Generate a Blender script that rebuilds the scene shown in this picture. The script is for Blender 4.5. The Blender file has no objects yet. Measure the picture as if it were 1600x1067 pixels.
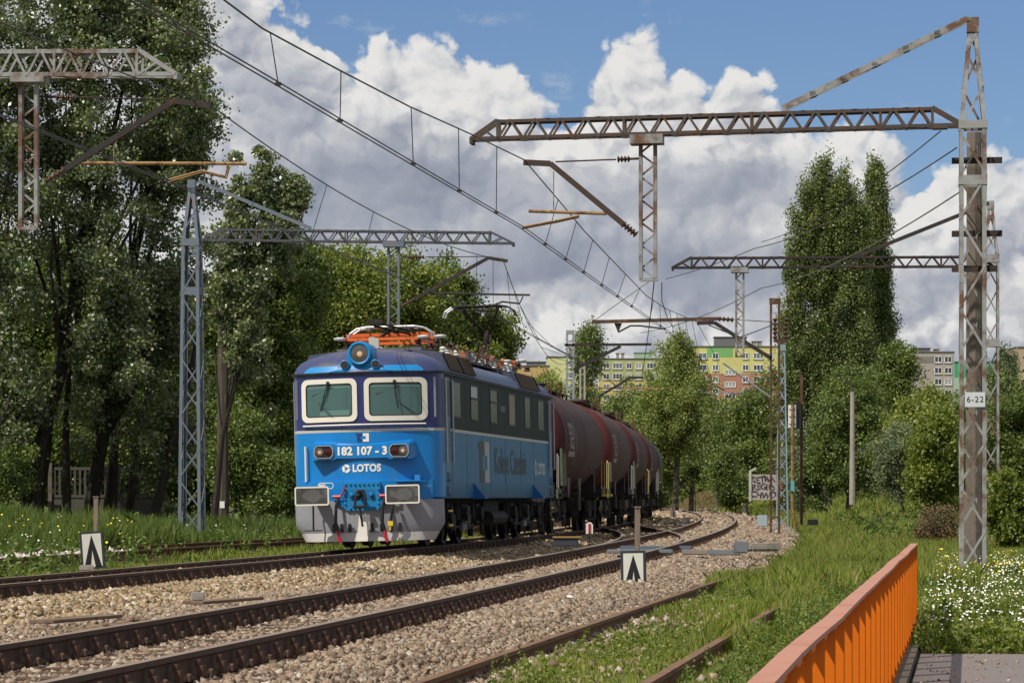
import bpy, math, random
import numpy as np
from mathutils import Vector, Matrix

random.seed(7); RNG = np.random.default_rng(11)
C = bpy.context.scene.collection
scene = bpy.context.scene

# ------------------------------------------------------------------ camera
F = 4900.0; HY = 775.0; CX = 800.0            # focal length and horizon of the 1600 px wide photo
cam = bpy.data.cameras.new('camera'); camo = bpy.data.objects.new('camera', cam); C.objects.link(camo)
camo.location = (0, 0, 1.0); camo.rotation_euler = (math.pi/2, 0, 0)
cam.sensor_width = 36; cam.sensor_fit = 'HORIZONTAL'; cam.lens = 36*F/1600
cam.shift_y = (HY-533.5)/1600.0
cam.clip_start = 0.3; cam.clip_end = 12000
scene.camera = camo
def P(px, py, Y): return Vector(((px-CX)*Y/F, Y, 1+(HY-py)*Y/F))

# ------------------------------------------------------------------ sun and sky
SUN = Vector((-0.466, -0.44, 0.766)).normalized()
sl = bpy.data.lights.new('sun', 'SUN'); sl.energy = 4.0; sl.angle = math.radians(0.5); sl.color = (1, .93, .82)
so = bpy.data.objects.new('sun', sl); C.objects.link(so); so.rotation_euler = SUN.to_track_quat('Z', 'Y').to_euler()
scene.view_settings.view_transform = 'Standard'; scene.view_settings.look = 'None'
scene.view_settings.exposure = 0.28; scene.view_settings.gamma = 1
scene.render.engine = 'CYCLES'

world = bpy.data.worlds.new('World'); scene.world = world; world.use_nodes = True
def N(t, ty, **k):
    n = t.nodes.new(ty)
    for a, b in k.items(): setattr(n, a, b)
    return n
def L(t, a, b): t.links.new(a, b)
def M2(t, op, a, b=None, c=None, clamp=False):
    n = t.nodes.new('ShaderNodeMath'); n.operation = op; n.use_clamp = clamp
    for i, v in enumerate((a, b, c)):
        if v is None: continue
        if isinstance(v, (int, float)): n.inputs[i].default_value = v
        else: t.links.new(v, n.inputs[i])
    return n.outputs[0]
def ramp(t, fac, stops, interp='LINEAR'):
    n = t.nodes.new('ShaderNodeValToRGB'); cr = n.color_ramp; cr.interpolation = interp
    while len(cr.elements) < len(stops): cr.elements.new(0.5)
    for e, (p, c) in zip(cr.elements, stops):
        e.position = p; e.color = (c[0], c[1], c[2], 1) if not isinstance(c, (int, float)) else (c, c, c, 1)
    if fac is not None: t.links.new(fac, n.inputs[0])
    return n.outputs[0]
def noise(t, vec, scale, detail=4, rough=.55, dist=0.0):
    n = t.nodes.new('ShaderNodeTexNoise'); n.inputs['Scale'].default_value = scale
    n.inputs['Detail'].default_value = detail; n.inputs['Roughness'].default_value = rough
    n.inputs['Distortion'].default_value = dist
    if vec is not None: t.links.new(vec, n.inputs['Vector'])
    return n.outputs[0]
def mixc(t, f, a, b, mode='MIX'):
    n = t.nodes.new('ShaderNodeMix'); n.data_type = 'RGBA'; n.blend_type = mode
    for s, v in ((n.inputs[0], f), (n.inputs[6], a), (n.inputs[7], b)):
        if isinstance(v, (int, float)): s.default_value = v
        elif isinstance(v, tuple): s.default_value = (*v[:3], 1)
        else: t.links.new(v, s)
    return n.outputs[2]
def smooth(t, x, lo, hi):
    n = t.nodes.new('ShaderNodeMapRange'); n.interpolation_type = 'SMOOTHSTEP'
    t.links.new(x, n.inputs[0]); n.inputs[1].default_value = lo; n.inputs[2].default_value = hi
    return n.outputs[0]

def build_sky():
    t = world.node_tree; t.nodes.clear()
    out = N(t, 'ShaderNodeOutputWorld'); bg = N(t, 'ShaderNodeBackground'); L(t, bg.outputs[0], out.inputs[0])
    sky = N(t, 'ShaderNodeTexSky', sky_type='NISHITA'); sky.sun_disc = False
    sky.sun_elevation = math.asin(SUN.z); sky.sun_rotation = math.atan2(SUN.x, SUN.y)
    sky.altitude = 0; sky.air_density = 1.0; sky.dust_density = 0.2; sky.ozone_density = 4.0
    tc = N(t, 'ShaderNodeTexCoord'); sp = N(t, 'ShaderNodeSeparateXYZ'); L(t, tc.outputs['Generated'], sp.inputs[0])
    az = M2(t, 'ARCTAN2', sp.outputs[0], sp.outputs[1]); el = M2(t, 'ARCSINE', sp.outputs[2])
    a = M2(t, 'MULTIPLY', az, 4.9); b = M2(t, 'MULTIPLY', el, 4.9)
    def vec(sa, sb, oa=0., ob=0., oc=0.):
        n = N(t, 'ShaderNodeCombineXYZ'); L(t, M2(t, 'MULTIPLY_ADD', a, sa, oa), n.inputs[0])
        L(t, M2(t, 'MULTIPLY_ADD', b, sb, ob), n.inputs[1]); n.inputs[2].default_value = oc; return n.outputs[0]
    # cumulus tops: how high the cloud bank reaches at each azimuth
    prof = [(-.9, 1.3), (-.30, 1.2), (-.278, .70), (-.25, .67), (-.21, .685), (-.15, .70), (-.08, .69), (-.01, .655), (.05, .61), (.10, .59),
            (.125, .63), (.15, .685), (.20, .70), (.265, .68), (.30, .62), (.34, .645), (.40, .63), (.44, .56), (.50, .55), (.58, .555), (.66, .53), (.74, .50), (.80, .50), (1.4, .62)]
    fc = N(t, 'ShaderNodeFloatCurve'); cu = fc.mapping.curves[0]; am, ax = -.9, 1.4
    for i, (p, h) in enumerate(prof):
        x = (p-am)/(ax-am)
        if i == 0: cu.points[0].location = (0, h/2)
        elif i == len(prof)-1: cu.points[1].location = (1, h/2)
        else: cu.points.new(x, h/2)
    for q in cu.points: q.handle_type = 'VECTOR'
    fc.mapping.update()
    # rough the coordinates up, then pile round billows of three sizes on each other
    n0 = t.nodes.new('ShaderNodeTexNoise'); n0.inputs['Scale'].default_value = 9; n0.inputs['Detail'].default_value = 5; n0.inputs['Roughness'].default_value = .6; L(t, vec(1, 1, 3, 4), n0.inputs['Vector'])
    s0 = N(t, 'ShaderNodeSeparateColor'); L(t, n0.outputs['Color'], s0.inputs[0])
    wa = M2(t, 'MULTIPLY_ADD', M2(t, 'SUBTRACT', s0.outputs[0], .5), .11, a); wb = M2(t, 'MULTIPLY_ADD', M2(t, 'SUBTRACT', s0.outputs[1], .5), .11, b)
    def height(oa, ob):
        tot = None
        for k, (sc_, amp) in enumerate(((7.5, .58), (15, .30), (33, .135), (75, .055))):
            c_ = N(t, 'ShaderNodeCombineXYZ'); L(t, M2(t, 'ADD', wa, oa+k*3.3), c_.inputs[0]); L(t, M2(t, 'MULTIPLY_ADD', wb, 1.12, ob+k*1.7), c_.inputs[1])
            v = N(t, 'ShaderNodeTexVoronoi'); v.feature = 'F1'; v.voronoi_dimensions = '2D'; v.inputs['Scale'].default_value = sc_; L(t, c_.outputs[0], v.inputs['Vector'])
            d = v.outputs['Distance']; h = M2(t, 'MULTIPLY', M2(t, 'SUBTRACT', 1, M2(t, 'MULTIPLY', d, d)), amp); tot = h if tot is None else M2(t, 'ADD', tot, h)
        return tot
    H0 = height(0, 0); H1 = height(-.013, .018)
    L(t, M2(t, 'MULTIPLY', M2(t, 'SUBTRACT', a, am), 1/(ax-am), clamp=True), fc.inputs['Value'])
    top = M2(t, 'MULTIPLY', fc.outputs[0], 2)
    fine = noise(t, vec(1, 1, 7.7, 2.2), 60, 6, .65)
    edge = M2(t, 'SUBTRACT', top, b); edge = M2(t, 'ADD', edge, M2(t, 'MULTIPLY', M2(t, 'SUBTRACT', H0, .84), .19)); edge = M2(t, 'ADD', edge, M2(t, 'MULTIPLY', M2(t, 'SUBTRACT', fine, .5), .022))
    mask = smooth(t, edge, -.010, .014)
    w = smooth(t, noise(t, vec(1, 1.8, 12, 4), 8, 7, .62), .56, .78); wband = smooth(t, M2(t, 'ABSOLUTE', M2(t, 'SUBTRACT', edge, -.03)), .11, .0)
    mask = M2(t, 'MAXIMUM', mask, M2(t, 'MULTIPLY', M2(t, 'MULTIPLY', w, wband), .45))
    # broken cloud added overhead, out of the picture, to raise the fill light
    hi = M2(t, 'MULTIPLY', smooth(t, b, 1.25, 1.7), smooth(t, noise(t, tc.outputs['Generated'], 3.2, 5, .6), .32, .50)); mask = M2(t, 'MAXIMUM', mask, hi)
    def puff(px, py, ra, rb, amp):
        x = M2(t, 'DIVIDE', M2(t, 'SUBTRACT', wa, (px-800)/1000), ra/1000); y = M2(t, 'DIVIDE', M2(t, 'SUBTRACT', wb, (775-py)/1000), rb/1000)
        d = M2(t, 'ADD', M2(t, 'MULTIPLY', x, x), M2(t, 'MULTIPLY', y, y)); return M2(t, 'MULTIPLY', M2(t, 'EXPONENT', M2(t, 'MULTIPLY', d, -1)), amp)
    masses = None                                  # the big lit and shaded masses of the cloud bank
    for q in [(640, 300, 230, 75, -.46), (440, 170, 70, 110, -.26), (1130, 300, 170, 40, -.42), (1470, 570, 160, 32, -.26), (950, 400, 240, 50, -.40), (500, 330, 160, 60, -.20), (1180, 450, 170, 50, -.42), (1500, 450, 120, 45, -.30), (720, 430, 120, 40, -.25),
              (620, 135, 110, 55, .26), (790, 200, 110, 55, .22), (1010, 120, 80, 60, .30), (1000, 235, 190, 38, .16), (1350, 290, 90, 60, .26), (1480, 320, 60, 50, .20), (870, 505, 160, 24, .30), (370, 280, 60, 60, .14), (1480, 505, 120, 22, .20), (1100, 545, 300, 22, .12)]:
        v_ = puff(*q); masses = v_ if masses is None else M2(t, 'ADD', masses, v_)
    rel = M2(t, 'SUBTRACT', H0, H1); lit = smooth(t, masses, -.45, .05)
    big = noise(t, vec(1.0, 1.6, 2.3, 5.5), 5.0, 5, .55)
    sh = M2(t, 'ADD', M2(t, 'MULTIPLY', rel, M2(t, 'MULTIPLY_ADD', lit, 1.25, .65)), .66)
    sh = M2(t, 'ADD', sh, M2(t, 'ADD', masses, M2(t, 'MULTIPLY', smooth(t, edge, .09, .0), .18)))
    sh = M2(t, 'ADD', sh, M2(t, 'MULTIPLY', M2(t, 'SUBTRACT', H0, .84), .30))
    sh = M2(t, 'ADD', sh, M2(t, 'MULTIPLY', M2(t, 'SUBTRACT', big, .5), .60), clamp=True)
    ccol = ramp(t, sh, [(0, (.215, .24, .30)), (.3, (.30, .32, .375)), (.6, (.43, .44, .465)), (.85, (.58, .58, .58)), (1.0, (.65, .64, .625))])
    sc = N(t, 'ShaderNodeMix', data_type='RGBA', blend_type='MULTIPLY'); sc.inputs[0].default_value = 1
    L(t, sky.outputs[0], sc.inputs[6]); sc.inputs[7].default_value = (.60, .66, .80, 1)
    STR = 0.085
    cs = N(t, 'ShaderNodeVectorMath', operation='SCALE'); L(t, ccol, cs.inputs[0]); cs.inputs['Scale'].default_value = 1/STR
    # cloud over clear sky, with the unseen overhead cloud added for fill
    fin = mixc(t, mask, sc.outputs[2], cs.outputs[0])
    L(t, fin, bg.inputs[0]); bg.inputs[1].default_value = STR
build_sky()

# ------------------------------------------------------------------ mesh helpers
class MB:
    def __init__(s): s.v = []; s.f = []; s.m = []
    def add(s, vs, fs, mi=0):
        o = len(s.v); s.v += [tuple(v) for v in vs]; s.f += [tuple(i+o for i in f) for f in fs]; s.m += [mi]*len(fs)
    def box(s, c, d, R=None, mi=0):
        vs = []
        for z in (-1, 1):
            for y in (-1, 1):
                for x in (-1, 1):
                    p = Vector((x*d[0]/2, y*d[1]/2, z*d[2]/2))
                    if R is not None: p = R @ p
                    vs.append(p+Vector(c))
        s.add(vs, [(0,2,3,1),(4,5,7,6),(0,1,5,4),(2,6,7,3),(0,4,6,2),(1,3,7,5)], mi)
    def bar(s, a, b, w, h, up=(0,0,1), mi=0):
        a = Vector(a); b = Vector(b); d = b-a; l = d.length
        if l < 1e-6: return
        y = d/l; u = Vector(up)
        if abs(y.dot(u)) > .98: u = Vector((1,0,0)) if abs(y.x) < .9 else Vector((0,1,0))
        x = y.cross(u).normalized(); z = x.cross(y)
        R = Matrix((x, y, z)).transposed(); s.box((a+b)/2, (w, l, h), R, mi)
    def angle(s, a, b, w, t, u1, u2, mi=0):      # L section, corner on the line a-b, legs along u1 and u2
        a = Vector(a); b = Vector(b); u1 = Vector(u1).normalized(); u2 = Vector(u2).normalized()
        pr = [Vector((0,0,0)), u1*w, u1*w+u2*t, u1*t+u2*t, u1*t+u2*w, u2*w]
        vs = [a+p for p in pr]+[b+p for p in pr]
        fs = [(i, (i+1)%6, (i+1)%6+6, i+6) for i in range(6)]+[(0,1,2,3),(0,3,4,5),(6,7,8,9)[::-1],(6,9,10,11)[::-1]]
        s.add(vs, fs, mi)
    def tube(s, pts, r, n=8, cap=True, mi=0):
        pts = [Vector(p) for p in pts]; k = len(pts); rr = r if isinstance(r, (list, tuple)) else [r]*k
        t0 = (pts[1]-pts[0]).normalized(); u = Vector((0,0,1)) if abs(t0.z) < .9 else Vector((1,0,0))
        x = t0.cross(u).normalized(); vs = []
        for i, p in enumerate(pts):
            t = (pts[min(i+1, k-1)]-pts[max(i-1, 0)]).normalized(); x = (x-t*x.dot(t)).normalized(); y = t.cross(x)
            for j in range(n):
                a = 2*math.pi*j/n; vs.append(p+(x*math.cos(a)+y*math.sin(a))*rr[i])
        fs = [(i*n+j, i*n+(j+1)%n, (i+1)*n+(j+1)%n, (i+1)*n+j) for i in range(k-1) for j in range(n)]
        if cap: fs += [tuple(range(n))[::-1], tuple(range((k-1)*n, k*n))]
        s.add(vs, fs, mi)
    def prism(s, poly, d, mi=0):                 # poly: 3D points of one face, extruded by vector d
        n = len(poly); d = Vector(d); vs = [Vector(p) for p in poly]+[Vector(p)+d for p in poly]
        s.add(vs, [tuple(range(n))[::-1], tuple(range(n, 2*n))]+[(i, (i+1)%n, (i+1)%n+n, i+n) for i in range(n)], mi)
    def lathe(s, prof, c, axis='z', n=16, mi=0, R=None): # prof: (r, h)
        vs = []
        for r, h in prof:
            for j in range(n):
                a = 2*math.pi*j/n; x, y = r*math.cos(a), r*math.sin(a)
                p = {'z': Vector((x, y, h)), 'y': Vector((x, h, y)), 'x': Vector((h, x, y))}[axis]
                if R is not None: p = R @ p
                vs.append(p+Vector(c))
        k = len(prof); fs = [(i*n+j, i*n+(j+1)%n, (i+1)*n+(j+1)%n, (i+1)*n+j) for i in range(k-1) for j in range(n)]
        fs += [tuple(range(n))[::-1], tuple(range((k-1)*n, k*n))]
        s.add(vs, fs, mi)
    def grid(s, rows, close=False, mi=0):
        n = len(rows[0]); vs = [p for r in rows for p in r]
        m = n if close else n-1
        s.add(vs, [(i*n+j, i*n+(j+1)%n, (i+1)*n+(j+1)%n, (i+1)*n+j) for i in range(len(rows)-1) for j in range(m)], mi)
    def split(s, name, mats, parent=None, smooth=False, gap=.02):
        """one object per group of touching pieces"""
        n = len(s.v); p = list(range(n))
        def find(i):
            while p[i] != i: p[i] = p[p[i]]; i = p[i]
            return i
        for f in s.f:
            for j in f[1:]:
                a, b = find(f[0]), find(j)
                if a != b: p[b] = a
        isl = {}
        for i in range(n): isl.setdefault(find(i), []).append(i)
        boxes = []
        for k, ids in isl.items():
            c = [s.v[i] for i in ids]; boxes.append([set(ids), [min(v[q] for v in c)-gap for q in range(3)], [max(v[q] for v in c)+gap for q in range(3)]])
        ch = True
        while ch:
            ch = False
            for i in range(len(boxes)):
                for j in range(i+1, len(boxes)):
                    A, B_ = boxes[i], boxes[j]
                    if all(A[1][q] <= B_[2][q] and B_[1][q] <= A[2][q] for q in range(3)):
                        boxes[i] = [A[0] | B_[0], [min(A[1][q], B_[1][q]) for q in range(3)], [max(A[2][q], B_[2][q]) for q in range(3)]]; boxes.pop(j); ch = True; break
                if ch: break
        out = []
        for ids, _, _ in boxes:
            m = {v: i for i, v in enumerate(sorted(ids))}; w = MB(); w.v = [s.v[v] for v in sorted(ids)]
            for f, mi in zip(s.f, s.m):
                if f[0] in m: w.f.append(tuple(m[i] for i in f)); w.m.append(mi)
            out.append(w.build(name, mats, parent, smooth))
        return out
    def mesh(s, name, mats, smooth=False, fix=True):
        me = bpy.data.meshes.new(name); me.from_pydata([tuple(v) for v in s.v], [], s.f)
        for m in (mats if isinstance(mats, (list, tuple)) else [mats]): me.materials.append(m)
        if any(s.m): me.polygons.foreach_set('material_index', s.m)
        if fix:
            import bmesh
            bm = bmesh.new(); bm.from_mesh(me); bmesh.ops.recalc_face_normals(bm, faces=bm.faces); bm.to_mesh(me); bm.free()
        if smooth:
            me.polygons.foreach_set('use_smooth', [True]*len(me.polygons))
            if hasattr(me, 'set_sharp_from_angle'): me.set_sharp_from_angle(angle=math.radians(35))
        me.update(); return me
    def build(s, name, mats, parent=None, smooth=False, fix=True):
        o = bpy.data.objects.new(name, s.mesh(name, mats, smooth, fix)); C.objects.link(o)
        if parent: o.parent = parent
        return o
def tag(o, label=None, cat=None, group=None, kind=None):
    if label: o['label'] = label
    if cat: o['category'] = cat
    if group: o['group'] = group
    if kind: o['kind'] = kind
    return o
def empty(name, label, cat, loc=(0,0,0), rz=0., group=None):
    o = bpy.data.objects.new(name, None); C.objects.link(o); o.location = loc; o.rotation_euler = (0,0,rz)
    o.empty_display_size = .2
    return tag(o, label, cat, group)
def kids(o): return list(o.children)
def copy_tree(o, parent=None):
    c = o.copy(); C.objects.link(c)
    if parent: c.parent = parent
    for ch in kids(o): copy_tree(ch, c)
    return c
def raw_mesh(name, V, Fq, mat, parent=None, smooth=False):   # V (n,3), Fq (m,k) numpy
    me = bpy.data.meshes.new(name); n = len(V); m, k = Fq.shape
    me.vertices.add(n); me.vertices.foreach_set('co', V.astype(np.float32).ravel())
    me.loops.add(m*k); me.loops.foreach_set('vertex_index', Fq.astype(np.int32).ravel())
    me.polygons.add(m); me.polygons.foreach_set('loop_start', np.arange(0, m*k, k, dtype=np.int32))
    me.polygons.foreach_set('loop_total', np.full(m, k, dtype=np.int32))
    if smooth: me.polygons.foreach_set('use_smooth', np.ones(m, dtype=bool))
    me.update(calc_edges=True)
    for mm in (mat if isinstance(mat, list) else [mat]): me.materials.append(mm)
    o = bpy.data.objects.new(name, me); C.objects.link(o)
    if parent: o.parent = parent
    return o
def text_mesh(body, size, offset=0.0, sx=1.0, sp=1.0):     # flat text in x-y, centred
    cu = bpy.data.curves.new('txt', 'FONT'); cu.body = body; cu.size = size; cu.offset = offset
    cu.align_x = 'CENTER'; cu.align_y = 'CENTER'; cu.resolution_u = 3; cu.space_character = sp
    o = bpy.data.objects.new('txt', cu); C.objects.link(o)
    dg = bpy.context.evaluated_depsgraph_get(); me = bpy.data.meshes.new_from_object(o.evaluated_get(dg))
    bpy.data.objects.remove(o); bpy.data.curves.remove(cu)
    v = [(p.co.x*sx, p.co.y) for p in me.vertices]; f = [tuple(p.vertices) for p in me.polygons]
    return v, f
def add_text(mb, body, size, fn, offset=0.0, sx=1.0, sp=1.0, mi=0):
    v, f = text_mesh(body, size, offset, sx, sp); mb.add([fn(x, y) for x, y in v], f, mi)

# ------------------------------------------------------------------ materials
MATS = {}
def mat(name, col, rough=.6, metal=0., spec=.5, var=0., vscale=3., col2=None, c2amt=.5, c2scale=2., bump=0., bscale=20., stretch=None, coat=0., detail=5):
    if name in MATS: return MATS[name]
    m = bpy.data.materials.new(name); m.use_nodes = True; t = m.node_tree; b = t.nodes['Principled BSDF']
    b.inputs['Roughness'].default_value = rough; b.inputs['Metallic'].default_value = metal
    b.inputs['Specular IOR Level'].default_value = spec; b.inputs['Coat Weight'].default_value = coat
    tc = N(t, 'ShaderNodeTexCoord'); src = tc.outputs['Object']
    if stretch:
        mp = N(t, 'ShaderNodeMapping'); L(t, src, mp.inputs[0]); mp.inputs['Scale'].default_value = stretch; src = mp.outputs[0]
    c = (*col, 1); cur = None
    if var > 0:
        n = noise(t, src, vscale, detail, .6); cur = mixc(t, n, tuple(x*(1-var) for x in col), tuple(min(1, x*(1+var)) for x in col))
    if col2 is not None:
        n2 = smooth(t, noise(t, src, c2scale, 6, .65), 1-c2amt-.08, 1-c2amt+.08)
        cur = mixc(t, n2, cur if cur is not None else col, col2)
    if cur is None: b.inputs['Base Color'].default_value = c
    else: L(t, cur, b.inputs['Base Color'])
    if bump > 0:
        bp = N(t, 'ShaderNodeBump'); bp.inputs['Strength'].default_value = bump; bp.inputs['Distance'].default_value = .02
        L(t, noise(t, src, bscale, 4, .6), bp.inputs['Height']); L(t, bp.outputs[0], b.inputs['Normal'])
    MATS[name] = m; return m
rust = mat('rust', (.075, .042, .027), .85, 0, .3, .35, 9, (.16, .085, .05), .42, 5)
rusty_paint = mat('rusty_paint', (.25, .255, .25), .6, 0, .4, .3, 7, (.115, .060, .035), .47, 1.9, .15, 30)
beam_grey = mat('beam_grey', (.065, .072, .082), .65, 0, .3, .25, 5, (.09, .065, .05), .4, 4)  # darker than the mast grey: the backlit look is in the colour
grey_paint = mat('grey_paint', (.115, .14, .175), .55, 0, .4, .2, 4, (.17, .13, .10), .38, 4)
dark_paint = mat('dark_paint', (.034, .030, .029), .8, 0, .2, .3, 6, (.075, .043, .028), .42, 4)
ochre_pipe = mat('ochre_pipe', (.27, .165, .07), .7, 0, .3, .25, 8, (.12, .06, .03), .45, 6)
wire_m = mat('wire', (.035, .035, .035), .5, .3)
galv = mat('galvanised', (.36, .38, .40), .45, .6, .5, .15, 5)
concrete = mat('concrete', (.30, .275, .24), .9, 0, .2, .2, 6, (.20, .18, .15), .4, 3, .3, 60)
concrete_dark = mat('concrete_dark', (.15, .125, .105), .9, 0, .2, .2, 3, (.09, .075, .06), .45, 2, .4, 40)
white = mat('white_paint', (.72, .71, .66), .5, 0, .4, .08, 6)
black = mat('black_paint', (.012, .012, .013), .45)
dark_metal = mat('underframe', (.016, .014, .013), .75, 0, .3, .4, 5, (.04, .03, .022), .4, 4)
wheel_m = mat('wheel_steel', (.03, .027, .025), .55, .3, .5, .3, 8)
bark = mat('bark', (.13, .115, .095), .95, 0, .1, .4, 4, (.05, .042, .034), .5, 6, .6, 18, (1, 1, .35))
bark_dark = mat('bark_dark', (.035, .030, .025), .95, 0, .1, .4, 4, (.07, .06, .045), .4, 6, .6, 18, (1, 1, .35))
ins_m = mat('insulator', (.06, .028, .018), .25, 0, .6)
ins_white = mat('insulator_white', (.55, .55, .52), .3)
red_m = mat('red_paint', (.38, .015, .03), .45)
yellow_m = mat('yellow_paint', (.62, .43, .03), .5)

def leaf_mat(name, cols, trans=.28, rough=.45, spec=.4, tint=None):
    m = bpy.data.materials.new(name); m.use_nodes = True; t = m.node_tree; b = t.nodes['Principled BSDF']
    g = N(t, 'ShaderNodeNewGeometry'); k = len(cols)
    c = ramp(t, g.outputs['Random Per Island'], [(i/(k-1), col) for i, col in enumerate(cols)])
    tc = N(t, 'ShaderNodeTexCoord'); n = noise(t, tc.outputs['Object'], .9, 2, .5)
    c = mixc(t, 1.0, c, ramp(t, n, [(.3, (.75, .80, .8)), (.7, (1.25, 1.15, 1.0))]), 'MULTIPLY')
    L(t, c, b.inputs['Base Color']); b.inputs['Roughness'].default_value = rough; b.inputs['Specular IOR Level'].default_value = spec
    tr = N(t, 'ShaderNodeBsdfTranslucent'); L(t, mixc(t, 1.0, c, (1.15, 1.25, .55), 'MULTIPLY'), tr.inputs[0])
    mx = N(t, 'ShaderNodeMixShader'); mx.inputs[0].default_value = trans
    L(t, b.outputs[0], mx.inputs[1]); L(t, tr.outputs[0], mx.inputs[2]); L(t, mx.outputs[0], t.nodes['Material Output'].inputs[0])
    MATS[name] = m; return m
leaf_poplar = leaf_mat('leaf_white_poplar', [(0.065, 0.093, 0.041), (0.098, 0.134, 0.052), (0.138, 0.185, 0.071), (0.188, 0.231, 0.102), (0.188, 0.231, 0.102), (0.32, 0.32, 0.32)], .24, .36, .7)
leaf_dark = leaf_mat('leaf_dark', [(0.06, 0.098, 0.027), (0.093, 0.139, 0.034), (0.134, 0.185, 0.046), (0.194, 0.237, 0.063)], .26, .45)
leaf_olive = leaf_mat('leaf_olive', [(0.102, 0.141, 0.028), (0.149, 0.204, 0.038), (0.212, 0.258, 0.053), (0.282, 0.297, 0.078)], .30, .5)
leaf_lomb = leaf_mat('leaf_lombardy', [(0.07, 0.104, 0.031), (0.109, 0.152, 0.045), (0.155, 0.2, 0.063), (0.224, 0.253, 0.099)], .28, .42, .5)
leaf_bright = leaf_mat('leaf_bright', [(0.093, 0.134, 0.022), (0.136, 0.182, 0.032), (0.184, 0.23, 0.043), (0.222, 0.259, 0.058)], .35, .5)
leaf_birch = leaf_mat('leaf_birch', [(0.129, 0.175, 0.054), (0.183, 0.236, 0.064), (0.244, 0.297, 0.091), (0.304, 0.335, 0.129)], .32, .5)
leaf_grey = leaf_mat('leaf_willow', [(0.109, 0.145, 0.08), (0.145, 0.189, 0.102), (0.189, 0.232, 0.131)], .25, .5)
leaf_dry = leaf_mat('leaf_dry', [(0.145, 0.094, 0.051), (0.203, 0.131, 0.072), (0.102, 0.116, 0.043), (0.261, 0.189, 0.116)], .2, .7)
grass_m = leaf_mat('grass_blades', [(.11,.16,.025),(.16,.225,.035),(.21,.27,.05),(.27,.30,.085),(.36,.32,.16)], .38, .6, .25)
grass_dk = leaf_mat('grass_rank', [(.070,.12,.025),(.10,.16,.035),(.135,.195,.05),(.18,.21,.09)], .34, .6, .25)
dry_m = leaf_mat('grass_dry', [(.20,.15,.085),(.26,.21,.12),(.16,.15,.07),(.12,.10,.06)], .2, .8, .1)
daisy_m = mat('daisy_petals', (.80, .80, .74), .7)
yflow_m = mat('yellow_petals', (.72, .58, .03), .6)
# ballast stones
def stone_mat(name, stops):
    m = bpy.data.materials.new(name); m.use_nodes = True; t = m.node_tree; b = t.nodes['Principled BSDF']
    g = N(t, 'ShaderNodeNewGeometry'); c = ramp(t, g.outputs['Random Per Island'], stops)
    tc = N(t, 'ShaderNodeTexCoord'); c = mixc(t, 1.0, c, ramp(t, noise(t, tc.outputs['Object'], 22, 3, .6), [(.25, .72), (.75, 1.2)]), 'MULTIPLY')
    L(t, c, b.inputs['Base Color']); b.inputs['Roughness'].default_value = .9; b.inputs['Specular IOR Level'].default_value = .2
    MATS[name] = m; return m
stone_m = stone_mat('ballast_stone', [(0,(.10,.066,.040)),(.25,(.23,.165,.095)),(.5,(.36,.265,.155)),(.72,(.25,.20,.14)),(.88,(.42,.335,.22)),(1,(.56,.50,.40))])
stone_far = stone_mat('ballast_stone_pinkish', [(0,(.10,.066,.046)),(.3,(.225,.165,.115)),(.6,(.335,.25,.175)),(.85,(.235,.195,.155)),(1,(.47,.41,.33))])
# ------------------------------------------------------------------ where the tracks run (X as a function of Y)
def XB(y): return -.00028*y*y+.14539*y-5.663
def XA(y):
    y = np.asarray(y, float); return XB(y)-(4.0+1.75*np.power(np.clip((92-y)/57., 0, None), 1.2))
def XC(y): return .145*np.asarray(y, float)-2.88
def XD(y):
    y = np.asarray(y, float); return np.where(y < 75, .17*y-18.3, XA(y)-4.45-.0*y)
def sstep(x, a, b):
    t = np.clip((x-a)/(b-a), 0, 1); return t*t*(3-2*t)
_P = RNG.uniform(0, 6.28, 8)
def ground_z(x, y):
    x = np.asarray(x, float); y = np.asarray(y, float)
    db = x-XB(np.clip(y, 0, 260)); da = x-XA(np.clip(y, 0, 260))
    z = -.36+.03*np.sin(x*1.3+_P[0])*np.sin(y*.7+_P[1])+.02*np.sin(x*3.1+_P[2]+y*1.7)
    z = z+sstep(db, 4, 12)*sstep(y, 70, 165)*1.25+sstep(db, 4, 9)*sstep(y, 200, 270)*.9
    z = z+sstep(db, 8, 25)*.3*np.sin(x*.21+_P[3])*np.sin(y*.13+_P[4])*sstep(y, 80, 120)
    z = z+sstep(-da, 8, 14)*.25+sstep(x-XB(np.clip(y, 0, 262)), 1.2, 4.5)*sstep(y, 255, 292)*1.3
    # the footpath at the lower right lies deeper
    r = x-(-.62+.145*y)
    low = sstep(r, -.5, .1)*(1-sstep(y, 29.6, 42))
    z = z-low*(.17)
    # under the ballast bed the soil stays low
    return z
def spaced(a, b, n, p=1.6): return a+(b-a)*np.linspace(0, 1, n)**p

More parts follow.
